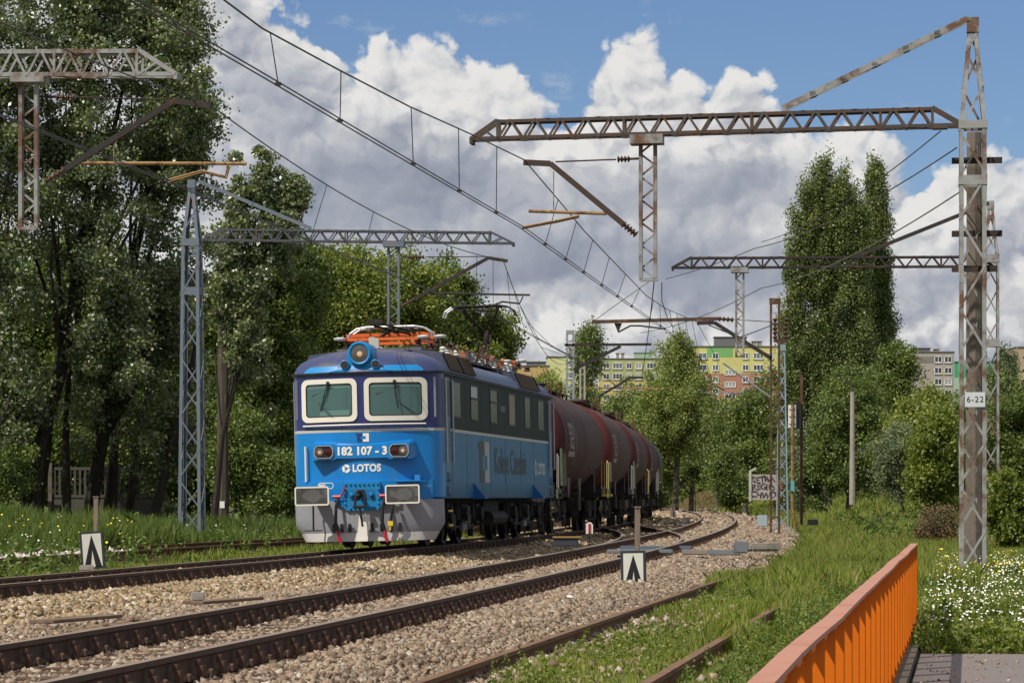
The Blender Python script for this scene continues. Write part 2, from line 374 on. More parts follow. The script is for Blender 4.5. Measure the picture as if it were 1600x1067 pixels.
def build_ground():
    ys = np.concatenate([np.linspace(-60, 12, 10)[:-1], np.arange(12, 60, .6), np.arange(60, 180, 1.5), np.arange(180, 400, 8), np.geomspace(400, 9000, 18)])
    us = np.concatenate([-np.geomspace(3, .26, 14), np.linspace(-.25, .25, 130), np.geomspace(.26, 3, 14)])
    Y, U = np.meshgrid(ys, us, indexing='ij'); X = U*(np.abs(Y)+25*(Y < 12)+ (Y>=12)*8); Z = ground_z(X, Y)
    V = np.stack([X, Y, Z], -1).reshape(-1, 3); m, n = Y.shape
    i = np.arange(m-1)[:, None]*n+np.arange(n-1)[None]; Fq = np.stack([i, i+1, i+n+1, i+n], -1).reshape(-1, 4)
    g = bpy.data.materials.new('soil_and_grass'); g.use_nodes = True; t = g.node_tree; b = t.nodes['Principled BSDF']
    tc = N(t, 'ShaderNodeTexCoord'); s = tc.outputs['Object']
    n1 = noise(t, s, .55, 6, .65); n2 = noise(t, s, 9, 5, .7); n3 = noise(t, s, .07, 3, .5)
    grass = mixc(t, n2, (.05, .08, .018), (.11, .15, .035)); soil = mixc(t, n2, (.10, .075, .05), (.20, .155, .105))
    c = mixc(t, smooth(t, n1, .50, .62), grass, soil); c = mixc(t, smooth(t, n3, .45, .7), c, mixc(t, n2, (.06, .10, .02), (.16, .17, .06)))
    L(t, c, b.inputs['Base Color']); b.inputs['Roughness'].default_value = .95; b.inputs['Specular IOR Level'].default_value = .1
    bp = N(t, 'ShaderNodeBump'); bp.inputs['Strength'].default_value = .6; bp.inputs['Distance'].default_value = .05; L(t, n2, bp.inputs['Height']); L(t, bp.outputs[0], b.inputs['Normal'])
    tag(raw_mesh('ground', V, Fq, g, None, True), 'green and brown lineside ground running to the horizon', 'ground', kind='structure')
build_ground()

bed_m = None
def bed_profile(kind):
    return {'left': 0}[kind]
def bed_height(x, y):
    """top of the ballast bed; below the soil where there is none"""
    a = x-XA(y); b = x-XB(y)
    ha = -.195-.22*sstep(np.abs(a), 1.45, 2.7); hb = -.195-.22*sstep(np.abs(b), 1.45, 2.7+.45*sstep(y, 55, 95))
    hb = hb-.006*(1-sstep(np.abs(b), .45, .62))
    mid = np.where((a > 0) & (b < 0), -.30, -.60)
    return np.maximum(np.maximum(ha, hb), mid)
def build_bed():
    global bed_m
    g = bpy.data.materials.new('ballast_fines'); g.use_nodes = True; t = g.node_tree; b = t.nodes['Principled BSDF']
    tc = N(t, 'ShaderNodeTexCoord'); s = tc.outputs['Object']
    v = N(t, 'ShaderNodeTexVoronoi'); v.inputs['Scale'].default_value = 15; L(t, s, v.inputs['Vector'])
    sep = N(t, 'ShaderNodeSeparateColor'); L(t, v.outputs['Color'], sep.inputs[0])
    c = ramp(t, sep.outputs[0], [(0, (.10, .07, .045)), (.5, (.21, .15, .10)), (1, (.33, .25, .175))])
    n1 = noise(t, s, .8, 5, .6); c = mixc(t, smooth(t, n1, .52, .70), c, (.15, .105, .07))
    L(t, c, b.inputs['Base Color']); b.inputs['Roughness'].default_value = .95; b.inputs['Specular IOR Level'].default_value = .1
    bp = N(t, 'ShaderNodeBump'); bp.inputs['Strength'].default_value = 1; bp.inputs['Distance'].default_value = .05; bp.invert = True
    L(t, v.outputs['Distance'], bp.inputs['Height']); L(t, bp.outputs[0], b.inputs['Normal']); bed_m = g
    ys = np.concatenate([np.arange(-10, 12, 2), np.arange(12, 90, .5), np.arange(90, 294, 2)]); rows = []
    for y in ys:
        a, bx = float(XA(y)), float(XB(y)); w = 2.7+.45*float(sstep(y, 55, 95))
        xs = np.concatenate([np.linspace(a-2.8, a-1.4, 8), np.linspace(a-1.2, a+1.4, 4), np.linspace(a+1.6, bx-1.6, 8), np.linspace(bx-1.4, bx+1.4, 4), np.linspace(bx+1.5, bx+w+.2, 9)])
        rows.append(np.stack([xs, np.full_like(xs, y), bed_height(xs, y)-.0], -1))
    V = np.array(rows); m, n = V.shape[:2]; i = np.arange(m-1)[:, None]*n+np.arange(n-1)[None]
    Fq = np.stack([i, i+1, i+n+1, i+n], -1).reshape(-1, 4)
    tag(raw_mesh('ballast_bed', V.reshape(-1, 3), Fq, g, None, True), 'beige crushed stone bed under the two running lines', 'ballast', kind='structure')
build_bed()

rail_side = mat('rail_side', (.082, .053, .037), .85, 0, .3, .35, 14, (.065, .038, .025), .4, 6)
rail_top = mat('rail_top', (.23, .17, .125), .5, .2, .5, .25, 3)
rail_old = mat('rail_rusty', (.16, .095, .06), .9, 0, .2, .3, 10, (.09, .055, .035), .4, 5)
timber = mat('sleeper_timber', (.085, .055, .040), .9, 0, .2, .35, 6, (.15, .105, .075), .35, 8, .5, 30, (1, 6, 1))
clip_m = mat('rail_fastening', (.075, .045, .032), .85, 0, .3, .3, 20, (.12, .06, .035), .5, 14)

RPROF = [(-.036,0),(.036,0),(.036,-.035),(.012,-.048),(.010,-.140),(.07,-.158),(.07,-.172),(-.07,-.172),(-.07,-.158),(-.010,-.140),(-.012,-.048),(-.036,-.035)]
def rail(parent, fx, y0, y1, off, dz, top=rail_top, step=1.0, name='rail', zf=None):
    ys = np.arange(y0, y1+.01, step); mb = MB(); rows = []
    for y in ys:
        e = .25; dx = (float(fx(y+e))-float(fx(y-e)))/(2*e); l = math.hypot(1, dx); n = Vector((1/l, -dx/l, 0))
        c = Vector((float(fx(y)), y, 0))+n*off; z = dz if zf is None else zf(y)
        rows.append([c+n*a+Vector((0, 0, b+z)) for a, b in RPROF])
    k = len(RPROF); vs = [p for r in rows for p in r]; fs = []; ms = []
    for i in range(len(rows)-1):
        for j in range(k):
            fs.append((i*k+j, i*k+(j+1)%k, (i+1)*k+(j+1)%k, (i+1)*k+j)); ms.append(1 if j == 0 else 0)
    fs += [tuple(range(k)), tuple(range((len(rows)-1)*k, len(rows)*k))]; ms += [0, 0]
    mb.v = vs; mb.f = fs; mb.m = ms
    return mb.build(name, [rail_side if top is rail_top else rail_old, top], parent)

def sleeper_meshes():
    a = MB(); a.box((0, 0, -.252), (2.6, .24, .15)); 
    sm = a.mesh('sleeper', timber)
    b = MB()
    for s in (-1, 1):                                   # one fastening: ribbed plate, a clip and a screw on each side of the rail
        b.box((0, 0, -.176), (.36, .15, .012)) if s > 0 else None; b.box((s*.085, 0, -.125), (.035, .085, .075)); b.box((s*.062, 0, -.075), (.03, .06, .05))
        b.lathe([(.018, 0), (.018, .04), (.010, .05)], (s*.14, .04, -.158), n=6)
    cm = b.mesh('rail_clip', clip_m)
    return sm, cm
SM, CM = sleeper_meshes()
def track(label, fx, y0, y1, keep, name='railway_track', dzl=0., dzr=0., top=rail_top, base=0., spacing=.6, jitter=.0, clips=True, near=None):
    r = empty(name, label, 'railway track', (float(fx(y0)), y0, base)); Li = Matrix.Translation((-float(fx(y0)), -y0, 0))
    for off, dz in ((-.75, dzl), (.75, dzr)):
        o = rail(r, fx, y0, y1, off, dz, top); o.matrix_parent_inverse = Matrix.Identity(4); o.data.transform(Li)
    roll = math.atan2(dzl-dzr, 1.5)
    rest = MB(); y = y0+.3; k = 0
    while y < y1:
        dx = (float(fx(y+.3))-float(fx(y-.3)))/.6; M = Matrix.Translation((float(fx(y))-float(fx(y0)), y-y0, (dzl+dzr)/2)) @ Matrix.Rotation(-math.atan(dx)+random.uniform(-jitter, jitter), 4, 'Z') @ Matrix.Rotation(roll, 4, 'Y')
        if (near is None or y >= near) and k < keep:
            s = bpy.data.objects.new('sleeper', SM); C.objects.link(s); s.parent = r; s.matrix_local = M; k += 1
            if clips:
                for off in (-.75, .75):
                    c = bpy.data.objects.new('rail_clip', CM); C.objects.link(c); c.parent = s; c.location = (off, 0, 0)
        else:
            sub = [(M @ v.co) for v in SM.vertices]; rest.add(sub, [tuple(p.vertices) for p in SM.polygons])
            if clips:
                for off in (-.75, .75):
                    T = M @ Matrix.Translation((off, 0, 0)); rest.add([T @ v.co for v in CM.vertices], [tuple(p.vertices) for p in CM.polygons], 1)
        y += spacing
    if rest.v: tag(rest.build('sleeper_row', [timber, clip_m], r), kind='stuff')
    return r
TB = track('middle railway track with shiny rails on beige ballast, curving left behind the train', XB, 8, 290, 100, near=17)
TA = track('railway track that carries the blue locomotive and its tank wagons', XA, 26, 262, 100, dzl=-.05, near=34)
TC = track('rusty overgrown siding track between the ballast and the orange railing', XC, 12, 51, 60, top=rail_old, base=-.23, spacing=.68, jitter=.03, clips=False, near=20)
TD = track('rusty overgrown track half buried in weeds at the edge of the trees', XD, 36, 150, 60, top=rail_old, base=-.04, spacing=.7, jitter=.02, clips=False, near=48)

# turnout leading from the middle track to the loco track
def XT(y):
    y = np.asarray(y, float); s = np.clip(y-60, 0, None); d = s*s/(2*330.)
    s1 = 37.; d1 = s1*s1/660.
    d = np.where(s > s1, d1+(s-s1)*s1/330.-np.clip(s-s1, 0, s1)**2/660., d); return XB(y)-d
tn = empty('turnout', 'turnout where curved rails branch left from the middle track towards the train', 'turnout', (float(XB(62)), 62, 0))
Li = Matrix.Translation((-float(XB(62)), -62, 0))
for off, a, b in ((.74, 66, 130), (-.76, 60.5, 130)):
    o = rail(tn, XT, a, b, off, .001); o.data.transform(Li)
g = MB()
for y in (96, 97.2): pass
for off in (-.60,):
    pts = [Vector((float(XB(y))+off, y, -.02)) for y in np.arange(93, 100, .5)]
    for p, q in zip(pts, pts[1:]): g.bar(p, q, .035, .06)
o = g.build('guard_rail', rail_side, tn); o.data.transform(Li)
g = MB()
for y in np.arange(100, 126, .62): 
    x = float(XT(y)); g.box((x, y, -.25), (2.5, .24, .15), Matrix.Rotation(-.04, 3, 'Z'))
o = g.build('long_sleepers', timber, tn); o.data.transform(Li); o['kind'] = 'stuff'

# ------------------------------------------------------------------ loose stones
CUBE = np.array([[x, y, z] for z in (-.5, .5) for y in (-.5, .5) for x in (-.5, .5)])
CF = np.array([(0,2,3,1),(4,5,7,6),(0,1,5,4),(2,6,7,3),(0,4,6,2),(1,3,7,5)])
def rot_rand(n):
    q = RNG.normal(size=(n, 4)); q /= np.linalg.norm(q, axis=1)[:, None]; w, x, y, z = q.T
    return np.stack([1-2*(y*y+z*z), 2*(x*y-z*w), 2*(x*z+y*w), 2*(x*y+z*w), 1-2*(x*x+z*z), 2*(y*z-x*w), 2*(x*z-y*w), 2*(y*z+x*w), 1-2*(x*x+y*y)], 1).reshape(-1, 3, 3)
def stones(name, xyz, size, m, label, kind='stuff'):
    n = len(xyz); V = CUBE[None]*(size[:, None, None]*RNG.uniform(.45, 1.25, (n, 1, 3)))+RNG.normal(0, .17, (n, 8, 3))*size[:, None, None]
    V = np.einsum('nij,nkj->nki', rot_rand(n), V)+xyz[:, None]
    Fq = (CF[None]+8*np.arange(n)[:, None, None]).reshape(-1, 4)
    return tag(raw_mesh(name, V.reshape(-1, 3), Fq, m), label, 'stones', kind=kind)
def scatter(y0, y1, xl, xr, n, power=1.0):
    y = y0+(y1-y0)*RNG.random(n)**power; u = RNG.random(n); x = xl(y)+(xr(y)-xl(y))*u; return x, y
def in_view(x, y, m=.022): return (np.abs(x/y) < .1633+m)
def rail_clear(x, y, fx, h=.085): 
    o = np.abs(x-fx(y)); return np.abs(o-.75) > h
def near_sleeper(x, y, fx, y0, sp):
    return np.abs(((y-y0-.3) % sp+sp/2) % sp-sp/2) < .12
def make_stones():
    packs = [(16, 30, 62000, .033), (30, 48, 80000, .039), (48, 75, 70000, .047), (75, 130, 46000, .068), (130, 290, 22000, .15)]
    for i, (a, b, n, s) in enumerate(packs):
        x, y = scatter(a, b, lambda y: XA(y)-2.6, lambda y: XB(y)+2.5+.6*sstep(y, 55, 95), n)
        k = in_view(x, y) & rail_clear(x, y, XA) & rail_clear(x, y, XB); x, y = x[k], y[k]
        z = bed_height(x, y)
        ob = np.abs(x-XB(y)); oa = np.abs(x-XA(y))
        # fewer stones on the sleepers of the middle track
        sl = (near_sleeper(x, y, XB, 8, .6) & (ob < 1.35)); keep = ~sl | (RNG.random(len(x)) < .30)
        nr = np.where(ob < .75, 1, 0); keep &= ~((ob > .60) & (ob < .9) & (RNG.random(len(x)) < .5))
        gap = (RNG.random(len(x)) < .72) | (ob < 1.5) | (oa < 1.9) | (x > XB(y))
        mud = np.sin(x*2.1+y*.31)+np.sin(y*.9-x*1.3)+RNG.normal(0, .5, len(x)); midz = (x > XA(y)+2.2) & (x < XB(y)-1.7)
        keep &= gap & ~(midz & (mud > .55))
        x, y, z = x[keep], y[keep], z[keep]; size = s*RNG.uniform(.6, 1.35, len(x)); big = RNG.random(len(x)) < .03; size[big] *= 1.5
        bright = (x < XA(y)+2.3)
        z = z+size*.12
        p = np.stack([x, y, z], 1)
        stones('ballast_stones', p[bright], size[bright]*1.1, stone_m, 'loose pale ballast stones beside the loco track')
        stones('ballast_stones', p[~bright], size[~bright], stone_far, 'loose pinkish ballast stones around the middle track')
    # thin dirty gravel beyond the bed, up to and between the rails of the siding
    x, y = scatter(19, 75, lambda y: XB(y)+2.3, lambda y: XC(y)+1.8, 14000); k = in_view(x, y) & rail_clear(x, y, XC); x, y = x[k], y[k]
    d = np.exp(-(x-XB(y)-2.4)/.5); k = RNG.random(len(x)) < d*.8+.03; x, y = x[k], y[k]
    s = RNG.uniform(.02, .06, len(x)); stones('loose_gravel', np.stack([x, y, ground_z(x, y)+s*.3], 1), s, stone_far, 'thin dirty gravel scattered beside the rusty siding')
    # white stones on the siding at the far left
    x, y = scatter(50, 66, lambda y: XD(y)-.9, lambda y: XD(y)+.65, 5000); k = in_view(x, y) & rail_clear(x, y, XD); x, y = x[k], y[k]
    k = (y < 61+RNG.normal(0, 1, len(x))); x, y = x[k], y[k]; s = RNG.uniform(.05, .10, len(x))
    stones('white_gravel', np.stack([x, y, np.full(len(x), -.13)+s*.2], 1), s, stone_mat('white_stone', [(0,(.36,.31,.29)),(.6,(.55,.48,.45)),(.93,(.68,.62,.6)),(1,(.30,.10,.06))]), 'whitish stones heaped between the rails at the far left')
make_stones()
# ------------------------------------------------------------------ vegetation
LEAF = np.array([[-.5, 0, 0], [0, -.32, .05], [.5, 0, 0], [0, .32, .05]])
def leaves(centres, size, up=0.25):
    n = len(centres); R = rot_rand(n); V = LEAF[None]*size[:, None, None]
    V = np.einsum('nij,nkj->nki', R, V)+centres[:, None]
    return V.reshape(-1, 3), np.arange(4*n).reshape(-1, 4)
def clump_points(cl, per, rng):
    """cl: rows cx,cy,cz,rx,ry,rz ; points crowd towards the outside of each clump"""
    n = len(cl)*per; idx = np.repeat(np.arange(len(cl)), per); d = rng.normal(size=(n, 3)); d /= np.linalg.norm(d, axis=1)[:, None]
    r = rng.random(n)**.42; r *= 1+.22*rng.normal(size=n); return cl[idx, :3]+d*cl[idx, 3:]*r[:, None]
def tree(name, label, cat, base, h, blobs, nclump, per, leaf, m, seed, lean=(0, 0), trunk_r=.22, crad=(.45, .9), barkm=None, group=None, limbs=7, squash=.8, hollow=.35, fork=None, gaps=.0, vert=1.0):
    """blobs: list of ellipsoids (cx,cy,cz,rx,ry,rz,weight) relative to base, where the foliage clumps grow"""
    leaf *= .76; per = int(per*1.5)
    rng = np.random.default_rng(seed); base = Vector(base); rnd = random.Random(seed)
    e = empty(name, label, cat, base, 0, group)
    W = np.array([b[6] for b in blobs], float); W /= W.sum(); cl = []
    for b, w in zip(blobs, W):
        k = max(3, int(nclump*w)); d = rng.normal(size=(k, 3)); d /= np.linalg.norm(d, axis=1)[:, None]
        r = hollow+(1-hollow)*rng.random(k)**.6
        r *= 1+(.16 if vert > 1.2 else .27)*rng.normal(size=k)
        c = np.array(b[:3])+d*np.array(b[3:6])*r[:, None]; s = rng.uniform(crad[0], crad[1], k)
        cl.append(np.concatenate([c, np.stack([s, s, s*squash*vert], 1)], 1))
    cl = np.concatenate(cl); cl = cl[cl[:, 2] > .15]
    p = clump_points(cl, per, rng); p = p[p[:, 2] > .05]
    sz = leaf*rng.uniform(.65, 1.35, len(p)); V, Fq = leaves(p, sz)
    raw_mesh('crown', V, Fq, m, e)
    mb = MB(); top = Vector((lean[0], lean[1], h*.8)); pts = []
    for i in range(7):
        s = i/6; pts.append(Vector((lean[0]*s+rnd.uniform(-.1, .1)*(i > 0), lean[1]*s+rnd.uniform(-.1, .1)*(i > 0), h*.8*s-.2*(i == 0))))
    mb.tube(pts, [trunk_r*(1.15 if i == 0 else 1-.13*i) for i in range(7)], 8)
    ks = rng.choice(len(cl), min(limbs, len(cl)), replace=False)
    for k in ks:
        t = Vector(cl[k, :3]); s = min(.9, max(.18, (t.z/h)*.6)); j = s*6; a = pts[int(j)].lerp(pts[min(6, int(j)+1)], j-int(j))
        mid = a.lerp(t, .5)+Vector((rnd.uniform(-.3, .3), rnd.uniform(-.3, .3), rnd.uniform(0, .5))); r0 = trunk_r*(1-.8*s)*.5
        mb.tube([a, mid, t], [r0, r0*.6, r0*.2], 6)
    mb.build('trunk', barkm or bark, e, True)
    return e
def T(px, Y, z=None):
    x = (px-CX)*Y/F; return (x, Y, float(ground_z(x, Y)) if z is None else z)
def topz(py, Y): return 1+(HY-py)*Y/F
S = 1/F
def wpx(w, Y): return w*Y/F
def blob_px(base, Y, l, t, r, b, wt=1, depth=None, dy=0):
    """ellipsoid that fills a rectangle of the photo at distance Y, relative to base"""
    cx = ((l+r)/2-CX)*Y/F-base[0]; rx = (r-l)/2*Y/F; zt = topz(t, Y); zb = topz(b, Y); return (cx, dy, (zt+zb)/2-base[2], rx*.88, (depth or min(rx, 3.0)), (zt-zb)/2*.92, wt)
G1 = 'tall leaning poplars at the left'
def mk(name, label, px, Y, rects, nclump, per, leaf, m, seed, cat='tree', **k):
    b = T(px, Y); bl = [blob_px(b, Y, *r) for r in rects]; h = k.pop('h', max(r[1] for r in [(0, topz(q[1], Y)-b[2]) for q in rects]))
    return tree(name, label, cat, b, h, bl, nclump, per, leaf, m, seed, **k)
# foreground poplars on the left
mk('poplar_tree', 'leftmost tall poplar, its pale trunk cut off by the left edge', -25, 97, [(-170,-80,110,300,3), (-200,200,80,560,2), (-100,500,90,760,1.2)], 260, 150, .17, leaf_poplar, 1, trunk_r=.26, crad=(.35, .8), limbs=12, hollow=.15, h=17)
mk('poplar_tree', 'poplar with a thick pale trunk leaning right behind the small left sign', 35, 98, [(30,-120,230,160,3), (-10,100,250,400,3), (60,350,260,620,2), (200,0,345,260,1.3)], 450, 150, .16, leaf_poplar, 2, barkm=bark_dark, lean=(3.2, .5), trunk_r=.24, crad=(.3, .75), limbs=16, hollow=.1, h=18)
mk('poplar_tree', 'poplar with a black leaning trunk left of the grey lattice mast', 135, 101, [(170,-110,345,170,2), (190,130,340,360,2), (170,330,330,650,2), (100,420,220,730,1.2), (200,600,330,770,.8)], 430, 150, .17, leaf_poplar, 3, lean=(2.5, 0), trunk_r=.24, crad=(.3, .75), limbs=12, hollow=.1, h=17, barkm=bark_dark)
mk('poplar_tree', 'slender poplar with a ragged top right of the grey lattice mast', 330, 91, [(345,270,395,440,1), (398,228,424,340,.5), (440,262,482,335,.6), (400,290,470,430,1.2), (325,330,430,640,2.4)], 370, 110, .15, leaf_poplar, 4, barkm=bark_dark, trunk_r=.11, crad=(.15, .38), limbs=12, hollow=.0, h=11.5, lean=(1.2, 0))
mk('deciduous_tree', 'dark broad tree behind the wooden pole left of the locomotive', 400, 108, [(320,372,500,640,3.4), (350,560,470,770,1.6), (420,372,520,520,1)], 330, 150, .17, leaf_dark, 5, trunk_r=.25, crad=(.4, .85), hollow=.3)
mk('deciduous_tree', 'olive green tree whose top meets the lattice beam', 520, 114, [(455,372,600,560,3), (440,480,600,780,3)], 330, 150, .17, leaf_olive, 6, trunk_r=.25, crad=(.4, .85), hollow=.3, barkm=bark_dark)
mk('deciduous_tree', 'olive green round tree behind the roof of the locomotive', 640, 122, [(560,385,700,560,2.5), (560,480,740,760,3)], 300, 150, .18, leaf_olive, 7, trunk_r=.22, crad=(.4, .85), hollow=.3)
mk('deciduous_tree', 'lower green tree right of the raised pantograph arm', 720, 126, [(660,418,755,560,2), (650,500,780,760,2.2)], 260, 140, .18, leaf_dark, 8, trunk_r=.2, crad=(.35, .75), hollow=.3)
mk('deciduous_tree', 'last small tree of the left row above the loco roof', 772, 128, [(735,480,812,585,1.5), (740,540,812,760,1.5)], 170, 130, .17, leaf_olive, 9, trunk_r=.15, crad=(.3, .6), hollow=.2)
mk('deciduous_tree', 'broad tree just outside the left edge of the view', -190, 99, [(-330,60,-90,560,2), (-300,300,-80,760,1.5)], 260, 120, .22, leaf_dark, 120, trunk_r=.26, crad=(.5, .9), hollow=.2)
mk('deciduous_tree', 'tree just outside the right edge beyond the leafy shrub', 1730, 120, [(1650,540,1830,790,1)], 200, 120, .22, leaf_dark, 121, trunk_r=.2, crad=(.5, .9), hollow=.2)
# second rank, which closes the wood behind
for i, (px, r, lab) in enumerate([(-40, [(-150,330,90,780,1)], 'at the left edge'), (110, [(20,300,200,700,1)], 'behind the leaning trunk'), (230, [(140,420,330,730,1)], 'behind the black trunk'),
                         (320, [(250,350,410,740,1)], 'behind the lattice mast'), (455, [(370,450,560,790,1)], 'beside the cab')]):
    mk('understory_tree', 'shaded tree of the second row, '+lab, px, 118+i, r, 190, 130, .21, leaf_dark, 20+i, trunk_r=.18, crad=(.5, 1.0), hollow=.1, barkm=bark_dark, group='shaded trees behind the poplars', limbs=5)
for i, (px, Y, r, lab) in enumerate([(365, 96, (310,640,420,800,1), 'below the wooden pole'), (430, 96, (400,700,470,800,1), 'left of the buffer'), (-5, 96, (-60,690,60,800,1), 'at the left edge under the poplars')]):
    mk('shrub', 'dark green shrub '+lab, px, Y, [r], 70, 150, .13, leaf_dark, 40+i, cat='shrub', trunk_r=.05, crad=(.3, .6), hollow=.1, limbs=4)
for i, (px, r) in enumerate([(-20, (-90,610,50,800,1)), (60, (20,640,130,800,1)), (150, (105,690,190,795,1)), (215, (170,640,270,800,1)), (300, (250,620,350,800,1)), (380, (340,600,440,800,1)), (105, (50,500,190,700,1)), (250, (180,480,330,690,1))]):
    mk('understory_shrub', ['shaded shrub at the left edge behind the thick leaning trunk', 'shaded shrub right behind the thick leaning trunk', 'low shaded shrub before the slatted fence', 'shaded shrub left of the lattice mast foot', 'shaded shrub right of the lattice mast foot', 'shaded shrub at the foot of the wooden pole', 'shaded young tree high behind the leaning trunks', 'shaded young tree behind the lattice mast'][i], px, 113+i*.7, [r], 120, 140, .17, leaf_dark, 80+i, cat='shrub', trunk_r=.06, crad=(.4, .8), hollow=.0, limbs=4, barkm=bark_dark)
for i in range(7):
    px = -90+95*i; mk('deciduous_tree', 'farthest tree of the left wood, number '.replace(', number ', '')+[' at the left edge', ' behind the thick trunk', ' behind the slatted fence', ' beyond the lattice mast', ' beyond the wooden pole', ' beyond the cab', ' beyond the pantograph'][i], px, 135+i, [(px-80, 520+10*i, px+80, 800, 1)], 120, 110, .30, leaf_dark, 100+i, trunk_r=.15, crad=(.8, 1.4), hollow=.0, barkm=bark_dark, limbs=3)
# dark stems seen between the trunks
for i, (px, dx, Y) in enumerate([(100, .2, 100), (163, .6, 103), (190, 1.3, 104), (235, 1.6, 100), (60, .8, 101), (172, .3, 108)]):
    b = T(px, Y); m_ = MB(); rr = random.Random(i); pts = [Vector((b[0]+dx*s+rr.uniform(-.1, .1), Y, b[2]-.1+6.5*s)) for s in (0, .2, .4, .6, .8, 1)]
    m_.tube(pts, [.17, .15, .12, .1, .08, .05], 7)
    tag(m_.build('tree_trunk', bark_dark, None, True), ['straight dark trunk right of the leaning poplar', 'thin dark trunk nearest behind the small left sign', 'dark trunk leaning right behind the left sign', 'dark trunk leaning towards the lattice mast', 'dark trunk against the concrete fence', 'farthest thin trunk in the wood'][i], 'tree trunk')

# centre background
mk('poplar_tree', 'narrow dark poplar in front of the left yellow block', 905, 330, [(893,530,940,590,1), (885,570,945,760,2), (905,516,935,560,.6)], 200, 120, .32, leaf_lomb, 50, trunk_r=.3, crad=(.7, 1.3), hollow=.1, vert=2.0)
mk('deciduous_tree', 'yellowish bushy trees beside the second poplar above the wagons', 840, 300, [(790,572,905,780,2), (815,590,870,640,.4)], 160, 120, .3, leaf_olive, 51, trunk_r=.2, crad=(.8, 1.5), hollow=.2)
mk('birch_tree', 'tall drooping birch in front of the yellow apartment blocks', 1055, 215, [(985,555,1122,700,3.2), (1035,522,1090,600,1), (970,610,1135,730,2), (950,640,1040,750,1.2)], 470, 130, .20, leaf_birch, 52, trunk_r=.22, crad=(.4, .85), hollow=.05, vert=1.6)
mk('deciduous_tree', 'dense green tree left of the birch above the last wagons', 985, 232, [(900,612,1035,770,2.2), (950,700,1040,800,1)], 330, 130, .24, leaf_dark, 53, trunk_r=.2, crad=(.5, 1.0), hollow=.2)
mk('deciduous_tree', 'dense green tree right of the birch above the curve', 1080, 228, [(1035,600,1150,745,2.2), (1005,640,1090,760,1.3)], 320, 130, .24, leaf_dark, 54, trunk_r=.2, crad=(.5, 1.0), hollow=.2)
mk('deciduous_tree', 'broad dark tree above the graffiti wall', 1165, 205, [(1105,622,1255,760,2.6), (1140,605,1220,690,1.1)], 340, 140, .22, leaf_dark, 55, trunk_r=.2, crad=(.5, 1.0), hollow=.2)
mk('shrub', 'small dark shrub left of the graffiti wall', 1120, 190, [(1105,700,1150,775,1)], 60, 120, .18, leaf_dark, 56, cat='shrub', trunk_r=.05, crad=(.4, .7), hollow=.1, limbs=3)
for i, (px, Y, r, lab) in enumerate([(975, 240, (940,715,1010,800,1), 'behind the tail of the train'), (1030, 236, (1000,720,1050,785,1), 'right behind the last wagon'), (1150, 196, (1120,740,1168,785,1), 'just left of the graffiti wall'), (1215, 190, (1195,700,1245,785,1), 'behind the twin posts'), (1085, 222, (1060,700,1118,752,1), 'over the goldenrod')]):
    mk('shrub', 'dark green shrub '+lab, px, Y, [r], 90, 120, .22, leaf_dark, 140+i, cat='shrub', trunk_r=.05, crad=(.5, .9), hollow=.0, limbs=3)
# Lombardy poplars
Yp = 185
mk('lombardy_poplar', 'broad left one of the two tall Lombardy poplars', 1290, Yp, [(1224,320,1262,600,1.4), (1242,260,1282,500,1.5), (1258,246,1298,500,1.6), (1276,240,1316,500,1.8), (1294,237,1332,500,1.8), (1312,256,1348,500,1.6), (1330,290,1360,540,1.2), (1203,450,1270,790,2.4), (1250,400,1310,790,2.6), (1290,330,1350,790,3.2), (1310,420,1380,790,2.6)], 1250, 115, .18, leaf_lomb, 60, trunk_r=.35, crad=(.28, .55), hollow=.25, vert=2.3, limbs=10)
mk('lombardy_poplar', 'narrow right one of the two tall Lombardy poplars', 1368, Yp+4, [(1352,240,1384,360,.9), (1346,285,1392,480,1.6), (1334,360,1402,640,3.2), (1340,560,1402,760,1.8)], 560, 120, .18, leaf_lomb, 61, trunk_r=.3, crad=(.28, .55), hollow=.25, vert=2.3, limbs=8)
mk('deciduous_tree', 'round green tree below the poplars behind the concrete lamp post', 1325, 158, [(1262,585,1385,700,2), (1255,640,1395,780,2)], 330, 140, .17, leaf_dark, 62, trunk_r=.2, crad=(.35, .75), hollow=.3)
mk('deciduous_tree', 'dark tree right of the poplars, left of the grey block', 1395, 178, [(1370,535,1428,640,1), (1375,590,1440,740,1.4)], 170, 130, .2, leaf_dark, 63, trunk_r=.2, crad=(.4, .8), hollow=.2)
mk('deciduous_tree', 'leafy tree below the grey apartment block', 1440, 150, [(1370,628,1500,760,2), (1420,612,1490,700,1)], 260, 140, .18, leaf_olive, 64, trunk_r=.15, crad=(.4, .8), hollow=.3)
mk('willow_shrub', 'greyish willow shrub beside the bright green shrub', 1408, 128, [(1370,665,1440,775,1)], 130, 150, .12, leaf_grey, 65, cat='shrub', trunk_r=.07, crad=(.3, .55), hollow=.3)
mk('shrub', 'bright light green shrub left of the rusty mast', 1462, 112, [(1424,635,1500,775,2), (1415,690,1510,800,1.3)], 190, 140, .17, leaf_bright, 66, cat='shrub', trunk_r=.08, crad=(.3, .6), hollow=.3)
mk('shrub', 'dark shrub with grey leaves behind the signal posts', 1252, 160, [(1222,670,1290,790,1)], 130, 130, .15, leaf_grey, 67, cat='shrub', trunk_r=.07, crad=(.35, .65), hollow=.3)
mk('birch_tree', 'thin birch at the right edge in front of the green block', 1568, 175, [(1545,535,1592,640,1.2), (1540,600,1600,700,1)], 130, 110, .17, leaf_grey, 68, trunk_r=.12, crad=(.25, .5), hollow=.05, vert=1.6)
